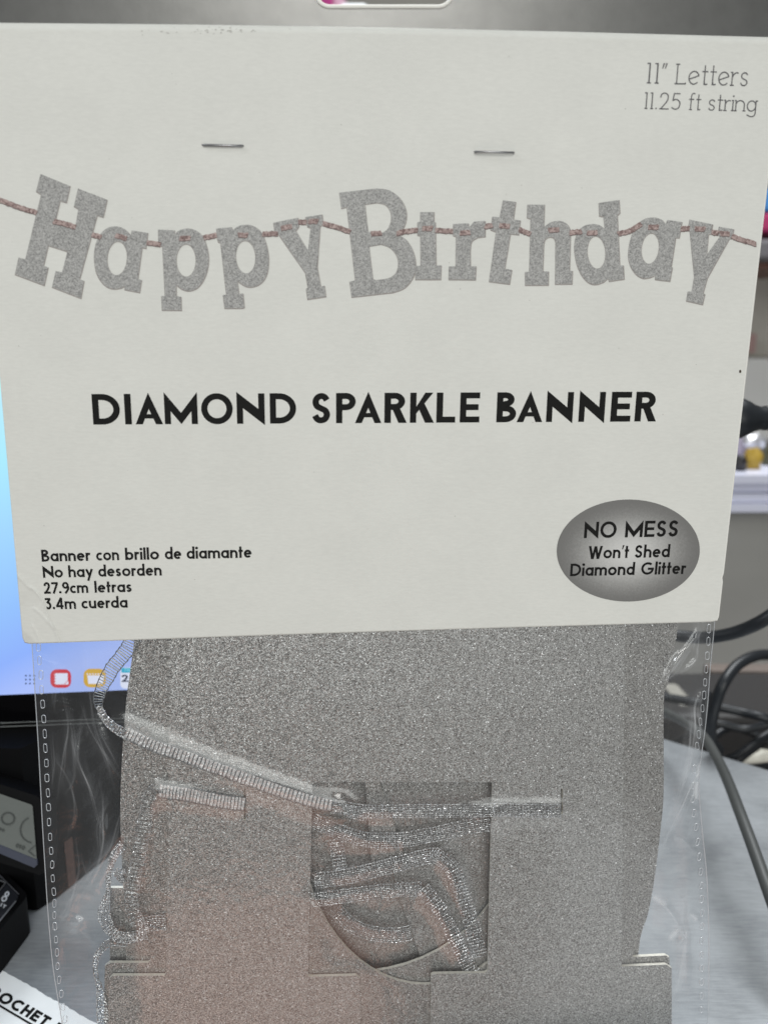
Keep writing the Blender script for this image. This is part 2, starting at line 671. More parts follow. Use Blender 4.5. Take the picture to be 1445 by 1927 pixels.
def glyph(ch, w, slab=False):
    """(advance, list of polygons); cap height 1, y up"""
    h = w / 2
    X = 0.68
    A = 1.04
    D = -0.32
    pol = []

    def S(*pts):
        pol.extend(band(pts, h))

    def C(pts, n=6):
        pol.extend(band(crom(pts, n), h))

    def Ring(x0, x1, y0, y1):
        e = ell((x0 + x1) / 2, (y0 + y1) / 2, (x1 - x0) / 2 - h, (y1 - y0) / 2 - h, 0, 360, 32)
        e.append(e[0])
        e.append(e[1])
        pol.extend(band(e, h))

    def Arc(x0, x1, y0, y1, a0, a1):
        pol.extend(band(ell((x0 + x1) / 2, (y0 + y1) / 2, (x1 - x0) / 2 - h, (y1 - y0) / 2 - h, a0, a1, 26), h))

    def box(pts, x0, x1, y0, y1):
        return [(x0 + h + (x1 - x0 - w) * a, y0 + h + (y1 - y0 - w) * b) for a, b in pts]

    def serif(x, y, l=0.10, r=0.10):
        if slab:
            S((x - l, y), (x + r, y))

    Spts = [(.95, .83), (.78, .955), (.5, 1.0), (.2, .92), (.08, .75), (.2, .58), (.5, .49), (.82, .40), (.95, .23), (.8, .06), (.48, 0), (.2, .05), (.02, .2)]
    adv = 0.6
    if ch == ' ':
        return 0.34, []
    if ch == 'A':
        W = .86
        ap = 1.04
        sl = ap / (W / 2)
        yi = (W / 2 - 1.12 * w) * sl
        pol.append([(0, 0), (1.12 * w, 0), (W / 2, yi), (W / 2, ap)])
        pol.append([(W, 0), (W / 2, ap), (W / 2, yi), (W - 1.12 * w, 0)])
        pol.append([(.10, .19), (W - .10, .19), (W - .16, .19 + .72 * w), (.16, .19 + .72 * w)])
        adv = W
    elif ch == 'B':
        W = .62
        S((h, 0), (h, 1))
        pol.extend(band([(h, 1 - h), (.26, 1 - h)] + ell(.26, .755, W - .07 - .26 - h, .245 - h, 90, -90, 14) + [(h, .51 + h * .0)], h))
        pol.extend(band([(h, .53), (.28, .53)] + ell(.28, .28 - .0, W - .28 - h, .28 - h, 90, -90, 14) + [(h, h)], h))
        adv = W
    elif ch in 'CG':
        W = .92 if ch == 'G' else .84
        Arc(0, 1.0, 0, 1.0, 48, 312 if ch == 'C' else 355)
        if ch == 'G':
            S((.52, .47), (1.0 - h * .2, .47))
            W = 1.0
        adv = W
    elif ch == 'D':
        W = .84
        S((h, 0), (h, 1))
        pol.extend(band([(h, 1 - h), (.28, 1 - h)] + ell(.30, .5, W - .30 - h, .5 - h, 90, -90, 22) + [(.28, h), (h, h)], h))
        adv = W
    elif ch in 'EF':
        W = .62
        S((h, 0), (h, 1))
        S((h, 1 - h), (W, 1 - h))
        S((h, .51), (W - .04, .51))
        if ch == 'E':
            S((h, h), (W, h))
        adv = W
    elif ch == 'H':
        W = .74
        S((h, 0), (h, 1))
        S((W - h, 0), (W - h, 1))
        S((h, .52), (W - h, .52))
        adv = W
    elif ch == 'I':
        S((h, 0), (h, 1))
        adv = w
    elif ch == 'K':
        W = .74
        S((h, 0), (h, 1))
        pol.append([(w * .9, .50), (w * .9, .28), (W - .02, 1), (W - .27, 1)][::-1])
        pol.append([(.26, .50), (.44, .66), (W + .02, 0), (W - .26, 0)])
        adv = W
    elif ch == 'L':
        W = .58 if not slab else .55
        S((h, 0), (h, 1))
        S((h, h), (W, h))
        serif(h, 1 - h, .11, .12)
        serif(h, h, .11, .1)
        if slab:
            S((W - h, 0), (W - h, .10))
        adv = W
    elif ch == 'M':
        W = 1.06
        S((h, 0), (h, .78))
        S((W - h, 0), (W - h, .78))
        t = .37
        pol.append([(0.0, 1.05), (0.0, 1.05 - t), (W / 2, -.0), (W / 2, t)])
        pol.append([(W, 1.05), (W / 2, t), (W / 2, 0), (W, 1.05 - t)])
        adv = W
    elif ch == 'N':
        W = .88
        S((h, 0), (h, .80))
        S((W - h, .20), (W - h, 1))
        t = .36 * w / .2 + .02
        pol.append([(0, 1.05), (0, 1.05 - t), (W, -.05), (W, -.05 + t)])
        adv = W
    elif ch == 'O':
        Ring(0, 1.0, -.01, 1.01)
        adv = 1.0
    elif ch in 'PR':
        W = .62
        S((h, 0), (h, 1))
        pol.extend(band([(h, 1 - h), (.3, 1 - h)] + ell(.31, .715, W - .31 - h, .285 - h, 90, -90, 16) + [(.3, .43 + h), (h, .43 + h)], h))
        if ch == 'R':
            pol.append([(.24, .46), (.46, .50), (W + .06, 0), (W - .19, 0)])
            W += .05
        adv = W
    elif ch == 'S':
        C(box(Spts, 0, .60, 0, 1.0))
        adv = .62
    elif ch == 'T':
        W = .66
        S((W / 2, 0), (W / 2, 1))
        S((0, 1 - h), (W, 1 - h))
        adv = W
    elif ch == 'W':
        W = 1.12
        t = 1.12 * w
        for xa_, xb_ in ((0, .34), (W, W - .34)):
            sg_ = 1 if xa_ == 0 else -1
            pol.append([(xa_, 1), (xa_ + sg_ * t, 1), (xb_ + sg_ * t * .5, -.03), (xb_ - sg_ * t * .5, -.03)][::sg_])
            pol.append([(W / 2 - sg_ * t * .5, .98), (W / 2 + sg_ * t * .5, .98), (xb_ + sg_ * t * .5, -.03), (xb_ - sg_ * t * .5, -.03)][::sg_])
        adv = W
    elif ch in 'ad':
        W = .64
        Ring(0, W, 0, X)
        S((W - h, 0), (W - h, X if ch == 'a' else A))
        adv = W
    elif ch == 'b':
        W = .64
        Ring(0, W, 0, X)
        S((h, 0), (h, A))
        adv = W
    elif ch == 'c':
        Arc(0, .64, 0, X, 48, 312)
        adv = .53
    elif ch == 'e':
        W = .62
        if slab:
            Arc(0, W, 0, X, 18, 318)
            S((h, .26), (W - .03, .45))
        else:
            Arc(0, W, 0, X, -6, 318 - 0)
            S((h, .34), (W - h * .6, .36))
        adv = W
    elif ch == 'f':
        S((.16, 0), (.16, .86))
        C([(.16, .8), (.2, .95), (.3, A - h), (.42, A - h - .03)])
        S((0.0, X - h), (.36, X - h))
        serif(.16, h)
        adv = .40
    elif ch == 'g':
        W = .60
        Ring(0, W, 0, X)
        C([(W - h, X), (W - h, .2), (W - h, -.12), (W * .78, D + h + .02), (W * .45, D + h), (.04, D + h + .10)])
        if slab:
            S((W - h, X - h), (W + .08, X - h))
        adv = W + (.06 if slab else 0)
    elif ch in 'hn':
        W = .60
        S((h, 0), (h, A if ch == 'h' else X))
        pol.extend(band([(h, .36)] + ell(W / 2, X - .30, W / 2 - h, .30 - h, 180, 0, 14) + [(W - h, 0)], h))
        if slab:
            serif(h, X - h, .09, 0)
            serif(h, h, .09, .09)
            serif(W - h, h, .09, .09)
        adv = W
    elif ch == 'u':
        W = .60
        S((W - h, X), (W - h, 0))
        pol.extend(band([(h, X)] + ell(W / 2, .30, W / 2 - h, .30 - h, 180, 360, 14), h))
        adv = W
    elif ch == 'i':
        S((h, 0), (h, X))
        r = w * .62 if not slab else .055
        pol.append(ell(h, .90, r, r, 0, 360, 14))
        serif(h, h, .09, .09)
        serif(h, X - h, .09, 0)
        adv = w
    elif ch == 'l':
        S((h, 0), (h, A))
        adv = w
    elif ch == 'm':
        W = .96
        S((h, 0), (h, X))
        for x0, x1 in ((0, W / 2 + h), (W / 2 - h, W)):
            pol.extend(band([(x0 + h, .36)] + ell((x0 + x1) / 2, X - .26, (x1 - x0) / 2 - h, .26 - h, 180, 0, 12) + [(x1 - h, 0)], h))
        adv = W
    elif ch == 'o':
        Ring(0, .68, 0, X)
        adv = .68
    elif ch == 'r':
        S((h, 0), (h, X))
        C([(h, .40), (h + .08, .56), (.24, X - h - .01), (.36, X - h - .03)])
        serif(h, h, .10, .12)
        serif(h, X - h, .10, 0)
        adv = .36
    elif ch == 's':
        C(box(Spts, 0, .44, 0, X))
        adv = .45
    elif ch == 't':
        S((.15, 0), (.15, .96))
        S((0, X - h), (.34, X - h))
        if slab:
            C([(.15, .2), (.18, .06), (.26, h), (.34, .06)])
        adv = .34
    elif ch == 'y':
        W = .60
        S((.07, X), (.32, .08))
        S((W - .07, X), (.17, D))
        adv = W
    elif ch == '.':
        r = w * .60 if not slab else .05
        pol.append(ell(r, r, r, r, 0, 360, 14))
        adv = 2 * r
    elif ch == "'":
        pol.append([(.02, .70), (.09, .70), (.19, 1.02), (.06, 1.02)])
        adv = .17
    elif ch == '"':
        pol.append([(.0, .74), (.045, .74), (.13, 1.0), (.05, 1.0)])
        pol.append([(.13, .74), (.175, .74), (.26, 1.0), (.18, 1.0)])
        adv = .26
    elif ch == '0':
        Ring(0, .60, 0, 1)
        adv = .62
    elif ch == '1':
        S((.12, 0), (.12, 1))
        serif(.12, h, .09, .09)
        S((0.0, 1 - h), (.12, 1 - h))
        adv = .22
    elif ch == '2':
        C(box([(.05, .72), (.15, .92), (.5, 1.02), (.86, .92), (.95, .72), (.84, .50), (.45, .2), (.1, -.02)], 0, .58, 0, 1))
        S((.02, h), (.60, h))
        adv = .60
    elif ch == '3':
        S((.02, 1 - h), (.50, 1 - h))
        S((.46, 1 - h), (.20, .56))
        C(box([(.28, .60), (.70, .58), (.97, .33), (.82, .07), (.45, 0), (.02, .12)], 0, .56, 0, 1))
        adv = .57
    elif ch == '4':
        S((.48, 1), (.08, .26))
        S((.02, .26), (.66, .26))
        S((.48, 0), (.48, 1))
        adv = .68
    elif ch == '5':
        S((.14, 1 - h), (.52, 1 - h))
        S((.15, 1 - h), (.10, .52))
        C(box([(.08, .54), (.5, .63), (.9, .5), (.98, .3), (.82, .07), (.42, 0), (.02, .11)], 0, .58, 0, 1))
        adv = .58
    elif ch == '7':
        S((0, 1 - h), (.58, 1 - h))
        S((.52, 1 - h), (.16, 0))
        adv = .56
    elif ch == '8':
        Ring(.05, .53, .50, 1)
        Ring(0, .58, 0, .58)
        adv = .60
    elif ch == '9':
        Ring(0, .58, .40, 1)
        C([(.58 - h, .66), (.52, .42), (.40, .2), (.24, 0)])
        adv = .59
    return adv, pol


def layout(word, w, gap, slab=False):
    x, out = 0.0, []
    for i, ch in enumerate(word):
        a, pol = glyph(ch, w, slab)
        for p in pol:
            out.append([(px + x, py) for px, py in p])
        x += a + gap
    return x - gap, out


def put_words(mb, words, base, cap, w, gap, slab=False, mapper=None, mi=0, skew=0.0, lift=0.0, vp=None):
    """words: (text, x start, x end) in photo pixels; base = ((x,y),(x,y)) baseline"""
    (xa, ya), (xb, yb) = base
    dx, dy = xb - xa, yb - ya
    ln = math.hypot(dx, dy)
    ux, uy = dx / ln, dy / ln
    vx, vy = uy, -ux
    k = 0
    for text, x0, x1 in words:
        W, pol = layout(text, w, gap, slab)
        sx = (x1 - x0) / W
        oy = ya + (x0 - xa) * dy / dx
        for p in pol:
            q = []
            for a, b in p:
                s = a * sx / max(ux, 1e-6) * ux + b * cap * skew
                if vp is not None:
                    X0 = x0 + s * ux
                    vx, vy = (X0 - vp[0]) / (vp[1] - ya), -1.0
                q.append((x0 + s * ux + b * cap * vx, oy + s * uy + b * cap * vy))
            pts = [mapper(x, y, lift + (k % 6) * 4e-6) for x, y in q]
            mb.add(pts, [tuple(range(len(pts)))], mi)
            k += 1


# ================================================================== SETTING
wall_m = simple('shop_wall_paint', (0.30, 0.285, 0.25), 0.8, vary=0.08, scale=3)
floor_m = simple('shop_floor', (0.16, 0.15, 0.14), 0.5, vary=0.2, scale=5)
mb = MB(); mb.box((-4, 3.0, -0.9), (5, 3.1, 3.2))
tag(mb.build('wall', wall_m), 'plain olive grey shop wall far behind the card', 'wall', kind='structure')
mb = MB(); mb.box((-4, -2.5, -1.0), (5, 3.0, -0.9))
tag(mb.build('floor', floor_m), 'dark floor behind the counter', 'floor', kind='structure')

# counter top: back edge runs from behind the bag down to the right
b0, b1 = TZ(1248, 1391), TZ(1445, 1450)
dv = (b1 - b0).normalized()
bl, br = b0 - dv * 0.9, b1 + dv * 0.3
tab = [Vector((bl.x, bl.y, 0)), Vector((br.x, br.y, 0)), Vector((br.x, 0.228, 0)), Vector((bl.x, 0.228, 0))]
mb = MB(); mb.prism(list(reversed(tab)), (0, 0, -0.03))
tag(mb.build('countertop', M['table']), 'worn grey metal countertop under the hanging banner pack', 'countertop', kind='structure')

# ---------------- far shop things seen past the right edge of the card and through the hang slot


def far_box(name, px0, py0, px1, py1, Y, depth, mat, label, cat, bev=True):
    a, b = WY(px0, py1, Y), WY(px1, py0, Y)
    mb = MB(); mb.box((a.x, Y, a.z), (b.x, Y + depth, b.z))
    o = mb.build(name, mat)
    md = o.modifiers.new('bevel', 'BEVEL'); md.width = min(0.006, depth * 0.1); md.segments = 2
    return tag(o, label, cat)


def col(name, c, r=0.5, **k):
    return simple(name, c, r, **k)


far_box('cardboard_box', 1290, 250, 1520, 352, 1.5, 0.3, col('dark_pack', (0.10, 0.10, 0.105)), 'dark carton on the top shop shelf behind the card edge', 'box')
far_box('blue_pack', 1330, 354, 1530, 398, 1.5, 0.2, col('blue_pack', (0.08, 0.30, 0.72)), 'bright blue packet stacked above the pink one behind the card', 'packet')
far_box('pink_pack', 1330, 400, 1530, 436, 1.5, 0.2, col('pink_pack', (0.50, 0.045, 0.16)), 'hot pink packet between the blue one and the dark shelf', 'packet')
far_box('shop_shelf', 1000, 450, 1800, 488, 1.45, 0.35, col('shelf_dark', (0.20, 0.19, 0.20)), 'dark grey shop shelf under the pink packet', 'shelf')
far_box('red_pack', 1422, 489, 1540, 506, 1.5, 0.2, col('rust_pack', (0.26, 0.13, 0.10)), 'rust red packet just under the dark shelf', 'packet')
far_box('grey_cabinet', 1150, 508, 1800, 672, 1.7, 0.05, col('grey_panel', (0.62, 0.59, 0.53), vary=.1, scale=6), 'blurred grey cabinet below the dark shop shelf', 'cabinet')
far_box('rose_card', 1398, 628, 1424, 664, 1.66, 0.012, col('rose_card', (0.50, 0.33, 0.31)), 'small rose card on the blurred grey cabinet', 'card')
far_box('white_cabinet', 1340, 674, 1800, 830, 1.6, 0.05, col('bright_panel', (0.88, 0.87, 0.84)), 'bright white cabinet behind the black plug', 'cabinet')

# low partition with white tray stack and small goods on it
pa, pb = WY(1200, 1500, 1.15), WY(1900, 966, 1.15)
mb = MB(); mb.box((pa.x, 1.15, -0.9), (pb.x, 1.19, pb.z))
tag(mb.build('partition', col('partition_paint', (0.45, 0.445, 0.42), 0.7, vary=0.05, scale=8)), 'plain grey low partition under the white trays', 'partition')
mb = MB()
za = WY(1400, 964, 1.10).z
zb = WY(1400, 892, 1.10).z
xa, xb = WY(1340, 930, 1.10).x, WY(1640, 930, 1.10).x
hh = (zb - za) / 4
for k in range(4):
    mb.box((xa + 0.004 * (k % 2), 1.10 + 0.006 * (k % 3), za + hh * k), (xb, 1.27, za + hh * k + hh * 0.88))
o = mb.build('tray_stack', col('lilac_white', (0.80, 0.81, 0.95), 0.35))
tag(o, 'stack of pale lilac white trays on the grey partition', 'trays')
za = WY(1400, 891, 0.80).z


def blob_pack(name, px, py, rpx, Y, mat, label, cat, sq=(1, 1, 1)):
    """crumpled foil pouch: closed uneven surface"""
    c = WY(px, py, Y)
    r = rpx * Y / FPX
    vs, fs = [], []
    nu, nv = 16, 10
    for j in range(nv + 1):
        th = math.pi * j / nv
        for i in range(nu):
            ph = 2 * math.pi * i / nu
            k = 1 + 0.16 * math.sin(3 * ph + 2 * th + px) + 0.1 * math.cos(5 * th + ph)
            x = math.copysign(abs(math.cos(ph) * math.sin(th)) ** 0.7, math.cos(ph) * math.sin(th))
            z = math.copysign(abs(math.cos(th)) ** 0.7, math.cos(th))
            vs.append(c + Vector((x * sq[0], math.sin(ph) * math.sin(th) * sq[1], z * sq[2])) * r * k)
    for j in range(nv):
        for i in range(nu):
            i2 = (i + 1) % nu
            fs.append((j * nu + i, j * nu + i2, (j + 1) * nu + i2, (j + 1) * nu + i))
    o = mk(name, vs, fs, mat, smooth=True)
    return tag(o, label, cat)


blob_pack('yellow_pouch', 1416, 866, 17, 1.16, col('yellow_foil', (0.40, 0.26, 0.03), 0.5), 'yellow pouch on the trays below the black plug', 'pouch', (1, .6, 1.2))
blob_pack('black_pouch', 1392, 872, 13, 1.14, col('black_foil', (0.02, 0.018, 0.02), 0.3), 'small black pouch left of the yellow pouch', 'pouch', (1, .6, 1.1))
blob_pack('silver_pouch', 1418, 830, 17, 1.22, col('silver_foil', (0.8, 0.8, 0.82), 0.25, metal=.7), 'silver foil pouch just above the yellow pouch', 'pouch', (1.3, .6, .7))
blob_pack('dark_pouch', 1446, 868, 15, 1.20, col('dark_foil', (0.06, 0.06, 0.03), 0.3), 'dark olive pouch right of the yellow pouch', 'pouch', (.8, .6, 1.6))
blob_pack('lilac_pouch', 1384, 856, 18, 1.24, col('lilac_foil', (0.36, 0.32, 0.40), 0.4), 'dull lilac pouch behind the small black pouch', 'pouch', (1, .6, 1.6))

# seen through the slot
far_box('magenta_pack', 585, -60, 624, 40, 1.6, 0.2, col('magenta', (0.36, 0.015, 0.16)), 'magenta packet seen through the hang slot', 'packet')
far_box('pale_pink_pack', 625, -60, 646, 40, 1.62, 0.2, col('pale_pink', (0.60, 0.36, 0.46)), 'pale pink packet beside the magenta one in the slot', 'packet')
far_box('white_pack', 640, 4, 690, 40, 1.5, 0.2, col('white_pack', (0.95, 0.98, 1.0)), 'white packet low in the hang slot', 'packet')

# ---------------- cables on the right


def cable(name, pts, rpx, mat, label, n=10):
    """pts: (px, py, Y)"""
    P = crom(pts, n)
    P3 = [WY(p[0], p[1], p[2] * .9) for p in P]
    Y = pts[len(pts) // 2][2] * .9
    mb = MB(); mb.tube(P3, rpx * Y / FPX * 1.03, 14)
    return tag(mb.build(name, mat, smooth=True), label, 'cable')


cable('cable', [(1180, 1170, .47), (1240, 1190, .46), (1300, 1199, .45), (1345, 1198, .44), (1395, 1186, .43), (1450, 1158, .42), (1540, 1090, .42), (1660, 1000, .45)], 12.5, M['rubber'], 'thick glossy blue black cable curving up beside the card corner')
cable('cable', [(1600, 1260, .58), (1500, 1240, .56), (1445, 1232, .55), (1412, 1237, .54), (1382, 1256, .53), (1360, 1287, .52), (1347, 1320, .52), (1338, 1360, .52), (1338, 1392, .525), (1352, 1412, .53)], 11, M['rubber'], 'blurred dark cable arching down beside the bag seam')
cable('cable', [(1170, 1300, .62), (1250, 1312, .60), (1330, 1326, .58), (1395, 1340, .57), (1450, 1354, .56), (1600, 1400, .56)], 9, M['rubber'], 'thin dark cable running level behind the bag seam')
cable('cable', [(1560, 1330, .60), (1470, 1368, .58), (1440, 1384, .575), (1410, 1405, .57), (1380, 1424, .57), (1350, 1428, .575), (1336, 1408, .58), (1346, 1384, .585), (1375, 1370, .59), (1410, 1378, .585), (1450, 1396, .58), (1560, 1420, .58)], 8, M['rubber'], 'black cable bent into a loose coil at the counter edge')
cable('cable', [(1600, 1345, .62), (1450, 1392, .60), (1415, 1410, .595), (1385, 1432, .59), (1360, 1440, .60), (1300, 1420, .62)], 8, M['rubber'], 'short black cable end lying under the loose coil')
cable('cable', [(1230, 1330, .54), (1285, 1358, .50), (1322, 1385, .465), (1345, 1420, .435), (1368, 1468, .405), (1392, 1530, .375), (1418, 1600, .35), (1450, 1690, .325), (1500, 1830, .30), (1560, 2000, .28)], 11.5, M['grey_rubber'], 'grey cable sweeping down across the counter right of the bag')

cable('cable', [(1240, 1420, .60), (1300, 1382, .585), (1345, 1362, .58), (1400, 1372, .575), (1450, 1360, .57), (1540, 1330, .57)], 8, M['rubber'], 'black cable lying flat across the dark crate behind the coil')
cable('cable', [(1330, 1300, .57), (1326, 1345, .565), (1334, 1392, .56), (1360, 1432, .56), (1400, 1446, .565), (1470, 1440, .57)], 9, M['rubber'], 'short black cable dropping behind the seam and turning along the counter edge')
# plug with strain relief, to the right of the card
prof = [(1300, 34), (1352, 36), (1380, 38.5), (1392, 38), (1404, 33), (1416, 26), (1428, 22), (1445, 21), (1480, 21)]
base = WY(1400, 787, .40)
mb = MB()
pts = [WY(x, 787, .40) for x, r in prof]
mb.tube(pts, [r * .40 / FPX for x, r in prof], 24)
for k in range(3):
    x = 1436 + k * 12
    mb.tube([WY(x, 787, .40), WY(x + 6, 787, .40)], 23 * .40 / FPX, 24)
pt = thing('power_plug', (base.x, base.y, base.z - .012), 'black plug with flared collar at the right edge of the card', 'plug')
mb.build('plug_body', M['rubber'], pt, smooth=True)
mb = MB()
mb.tube([WY(*p) for p in crom([(1478, 787, .40), (1540, 790, .41), (1640, 830, .44), (1720, 960, .48)], 8)], 15 * .40 / FPX, 14)
mb.build('cord', M['rubber'], pt, smooth=True)

# small pale bits among the cables
blob_pack('cream_plastic_lump', 1425, 1430, 26, 0.56, col('cream_plastic', (0.60, 0.58, 0.50), 0.45), 'cream rounded plastic lump at the back edge of the counter', 'lump', (1.3, .8, .8))
far_box('cream_block', 1276, 1326, 1312, 1343, .66, 0.05, col('cream_block', (0.42, 0.40, 0.35)), 'cream block seen through the bag beside the seam', 'block')
far_box('brown_board', 1330, 1262, 1700, 1340, .76, 0.02, col('brown_board', (0.19, 0.155, 0.135), 0.6, vary=.12, scale=20), 'brownish board behind the thin level cable', 'board')
far_box('grey_strip', 1340, 1338, 1420, 1366, .66, 0.03, col('grey_strip', (0.22, 0.20, 0.18)), 'short pale grey strip between the level cable and the coil', 'strip')
far_box('dark_crate', 1150, 1348, 1560, 1440, .64, 0.1, col('dark_crate', (0.035, 0.033, 0.032)), 'dark crate behind the cables at the back edge of the counter', 'crate')

# ================================================================== TABLET AND DESK DEVICES, left
YT = 0.345


def edge_y(px):                    # lower edge of the lit screen in the photograph
    return 1308 - 0.040 * px


def scr(px, up, y=YT):             # up = pixels above that edge
    return WY(px, edge_y(px) - up, y)


tb = WY(20, 1368, YT)
tablet = thing('tablet', (tb.x, YT, tb.z), 'black tablet with lit blue home screen left behind the bag', 'tablet')
mb = MB()
mb.prism([scr(-520, -55, YT + .0005), scr(470, -55, YT + .0005), scr(470, 720, YT + .0005), scr(-520, 720, YT + .0005)], (0, 0.009, 0))
mb.build('bezel', M['black_gloss'], tablet)
mb = MB()
for u in (-53, -60):
    mb.tube([scr(-520, u), scr(470, u)], 0.0003, 6)
mb.build('bezel_trim', col('trim_metal', (0.12, 0.125, 0.12), 0.35, metal=.6), tablet)

m, nt, b = new_mat('blue_wallpaper')
tc = nt.nodes.new('ShaderNodeTexCoord')
sx = nt.nodes.new('ShaderNodeSeparateXYZ')
nt.links.new(tc.outputs['Object'], sx.inputs[0])
z0, z1 = scr(60, 0).z, scr(60, 620).z
mr = nt.nodes.new('ShaderNodeMapRange')
mr.inputs['From Min'].default_value = z0
mr.inputs['From Max'].default_value = z1
mxx = nt.nodes.new('ShaderNodeMath'); mxx.operation = 'MULTIPLY_ADD'
mxx.inputs[1].default_value = -0.5
nt.links.new(sx.outputs['X'], mxx.inputs[0])
x00 = scr(40, 0).x
ad0 = nt.nodes.new('ShaderNodeMath'); ad0.operation = 'ADD'; ad0.inputs[1].default_value = 0.5 * x00
nt.links.new(sx.outputs['Z'], ad0.inputs[0])
nt.links.new(ad0.outputs[0], mxx.inputs[2])
nt.links.new(mxx.outputs[0], mr.inputs['Value'])
rp = nt.nodes.new('ShaderNodeValToRGB')
e = rp.color_ramp.elements
e[0].position = 0.0; e[0].color = (0.40, 0.52, 0.96, 1)
e[1].position = 1.0; e[1].color = (0.55, 0.88, 1.0, 1)
for p, c in ((0.12, (0.27, 0.44, 0.97)), (0.28, (0.29, 0.53, 0.98)), (0.52, (0.36, 0.68, 1.0)), (0.72, (0.40, 0.83, 1.0))):
    q = e.new(p); q.color = (*c, 1)
nt.links.new(mr.outputs[0], rp.inputs['Fac'])
b.inputs['Base Color'].default_value = (0.01, 0.01, 0.01, 1)
b.inputs['Roughness'].default_value = 0.3
nt.links.new(rp.outputs['Color'], b.inputs['Emission Color'])
b.inputs['Emission Strength'].default_value = 1.0
mb = MB()
mb.add([scr(-500, 0), scr(450, 0), scr(450, 700), scr(-500, 700)], [(0, 1, 2, 3)])
screen = mb.build('screen', m, tablet)


def spoly(mb, pts, lift, mi=0):
    mb.add([WY(x, y, YT - lift) for x, y in pts], [tuple(range(len(pts)))], mi)


def rrect(cx, cy, hw, hh_, r, n=6):
    out = []
    for sx_, sy_, a in ((1, 1, 0), (-1, 1, 90), (-1, -1, 180), (1, -1, 270)):
        for k in range(n + 1):
            t = RAD(a + 90 * k / n)
            out.append((cx + sx_ * (hw - r) + r * math.cos(t), cy + sy_ * (hh_ - r) + r * math.sin(t)))
    return out


e_white = emit('screen_white', (0.78, 0.82, 0.98), 1.0)
e_red = emit('icon_red', (0.62, 0.025, 0.04), 1.0)
e_yel = emit('icon_yellow', (0.66, 0.40, 0.03), 1.0)
e_cyan = emit('icon_cyan', (0.015, 0.42, 0.62), 1.0)
e_dark = emit('icon_dark', (0.02, 0.03, 0.07), 1.0)
e_lcy = emit('icon_pale_cyan', (0.25, 0.70, 0.80), 1.0)
mb = MB()
for i in range(3):
    for j in range(3):
        spoly(mb, ell(49.5 + i * 7.7, 1271.5 + j * 7.4, 1.7, 1.7, 0, 360, 10), .0003)
mb.build('app_dots', e_dark, screen)
mb = MB()
spoly(mb, rrect(115, 1277, 19.5, 17.5, 12), .0003, 0)
spoly(mb, [(105, 1267), (128, 1267), (128, 1280), (121, 1288), (105, 1288)], .0005, 1)
spoly(mb, [(122, 1288.5), (128.6, 1281), (130, 1287.5)], .0006, 1)
for k in range(4):
    spoly(mb, ell(104.5, 1270 + k * 5, 2, 1.2, 0, 360, 8), .0006, 1)
tag(mb.build('app_icon', [e_red, e_white], screen), 'red rounded icon with a white notepad')
mb = MB()
spoly(mb, rrect(179, 1276, 21, 17.5, 12), .0003, 0)
spoly(mb, [(165, 1271), (197, 1271), (194, 1287), (167, 1287)], .0005, 1)
for k in range(6):
    spoly(mb, ell(165 + k * 5.2, 1268.5, 1.6, 1.4, 0, 360, 8), .0006, 1)
tag(mb.build('app_icon', [e_yel, e_white], screen), 'yellow rounded icon with a white envelope')
mb = MB()
spoly(mb, rrect(247, 1276, 20, 20, 9), .0003, 0)
spoly(mb, [(229, 1257), (266, 1257), (266, 1266), (229, 1266)], .0005, 1)
put_words(mb, [('20', 229, 259)], ((229, 1283.5), (270, 1282)), 13.5, .19, .12, mapper=lambda x, y, d: WY(x, y, YT - .0007 - d), mi=2)
put_words(mb, [('FRI', 235, 247)], ((229, 1264), (270, 1262.5)), 5, .16, .14, mapper=lambda x, y, d: WY(x, y, YT - .0007 - d), mi=3)
tag(mb.build('app_icon', [e_white, e_cyan, e_dark, e_lcy], screen), 'calendar icon with a cyan strip')

# black base under the tablet
mb = MB()
f0 = TZ(72, 1714)
foot = [Vector((-.30, f0.y + .004, 0)), f0, TZ(112, 1688), TZ(128, 1674)]
back = [Vector((foot[-1].x + .03, YT + .06, 0)), Vector((foot[0].x, YT + .06, 0))]
topz = WY(20, 1369, YT).z - .001
ring = foot + back
mb.prism([Vector((p.x, p.y, topz)) for p in ring][::-1], (0, 0, -topz + .0005))
o = mb.build('tablet_stand', M['black'])
md = o.modifiers.new('bevel', 'BEVEL'); md.width = .003; md.segments = 3
tag(o, 'black blocky stand under the lit tablet', 'stand')
# brown block added in place of a reflection beside the stand
mb = MB()
foot = [TZ(130, 1674), TZ(168, 1640), TZ(204, 1600), TZ(330, 1520)]
hz = WY(170, 1555, foot[1].y).z
ring = foot + [Vector((foot[-1].x, foot[-1].y + .04, 0)), Vector((foot[0].x, foot[0].y + .10, 0))]
mb.prism([Vector((p.x, p.y, hz)) for p in ring][::-1], (0, 0, -hz + .0005))
tag(mb.build('brown_reflection_block', col('dark_brown_reflection', (0.11, 0.05, 0.034), 0.45, vary=.3, scale=30)), 'dark brown block seen through the clear bag, standing in for a reflection', 'box')

# display device: pale grey glass in a black case
base = TZ(0, 1640)
dev = thing('display_device', (base.x - .02, .31, 0), 'black desk device with a pale grey display above the calculator', 'device')


def DV(px, py, lift=0.0):
    y = .303 + (1640 - py) / 200 * .014
    return WY(px, py, y - lift)


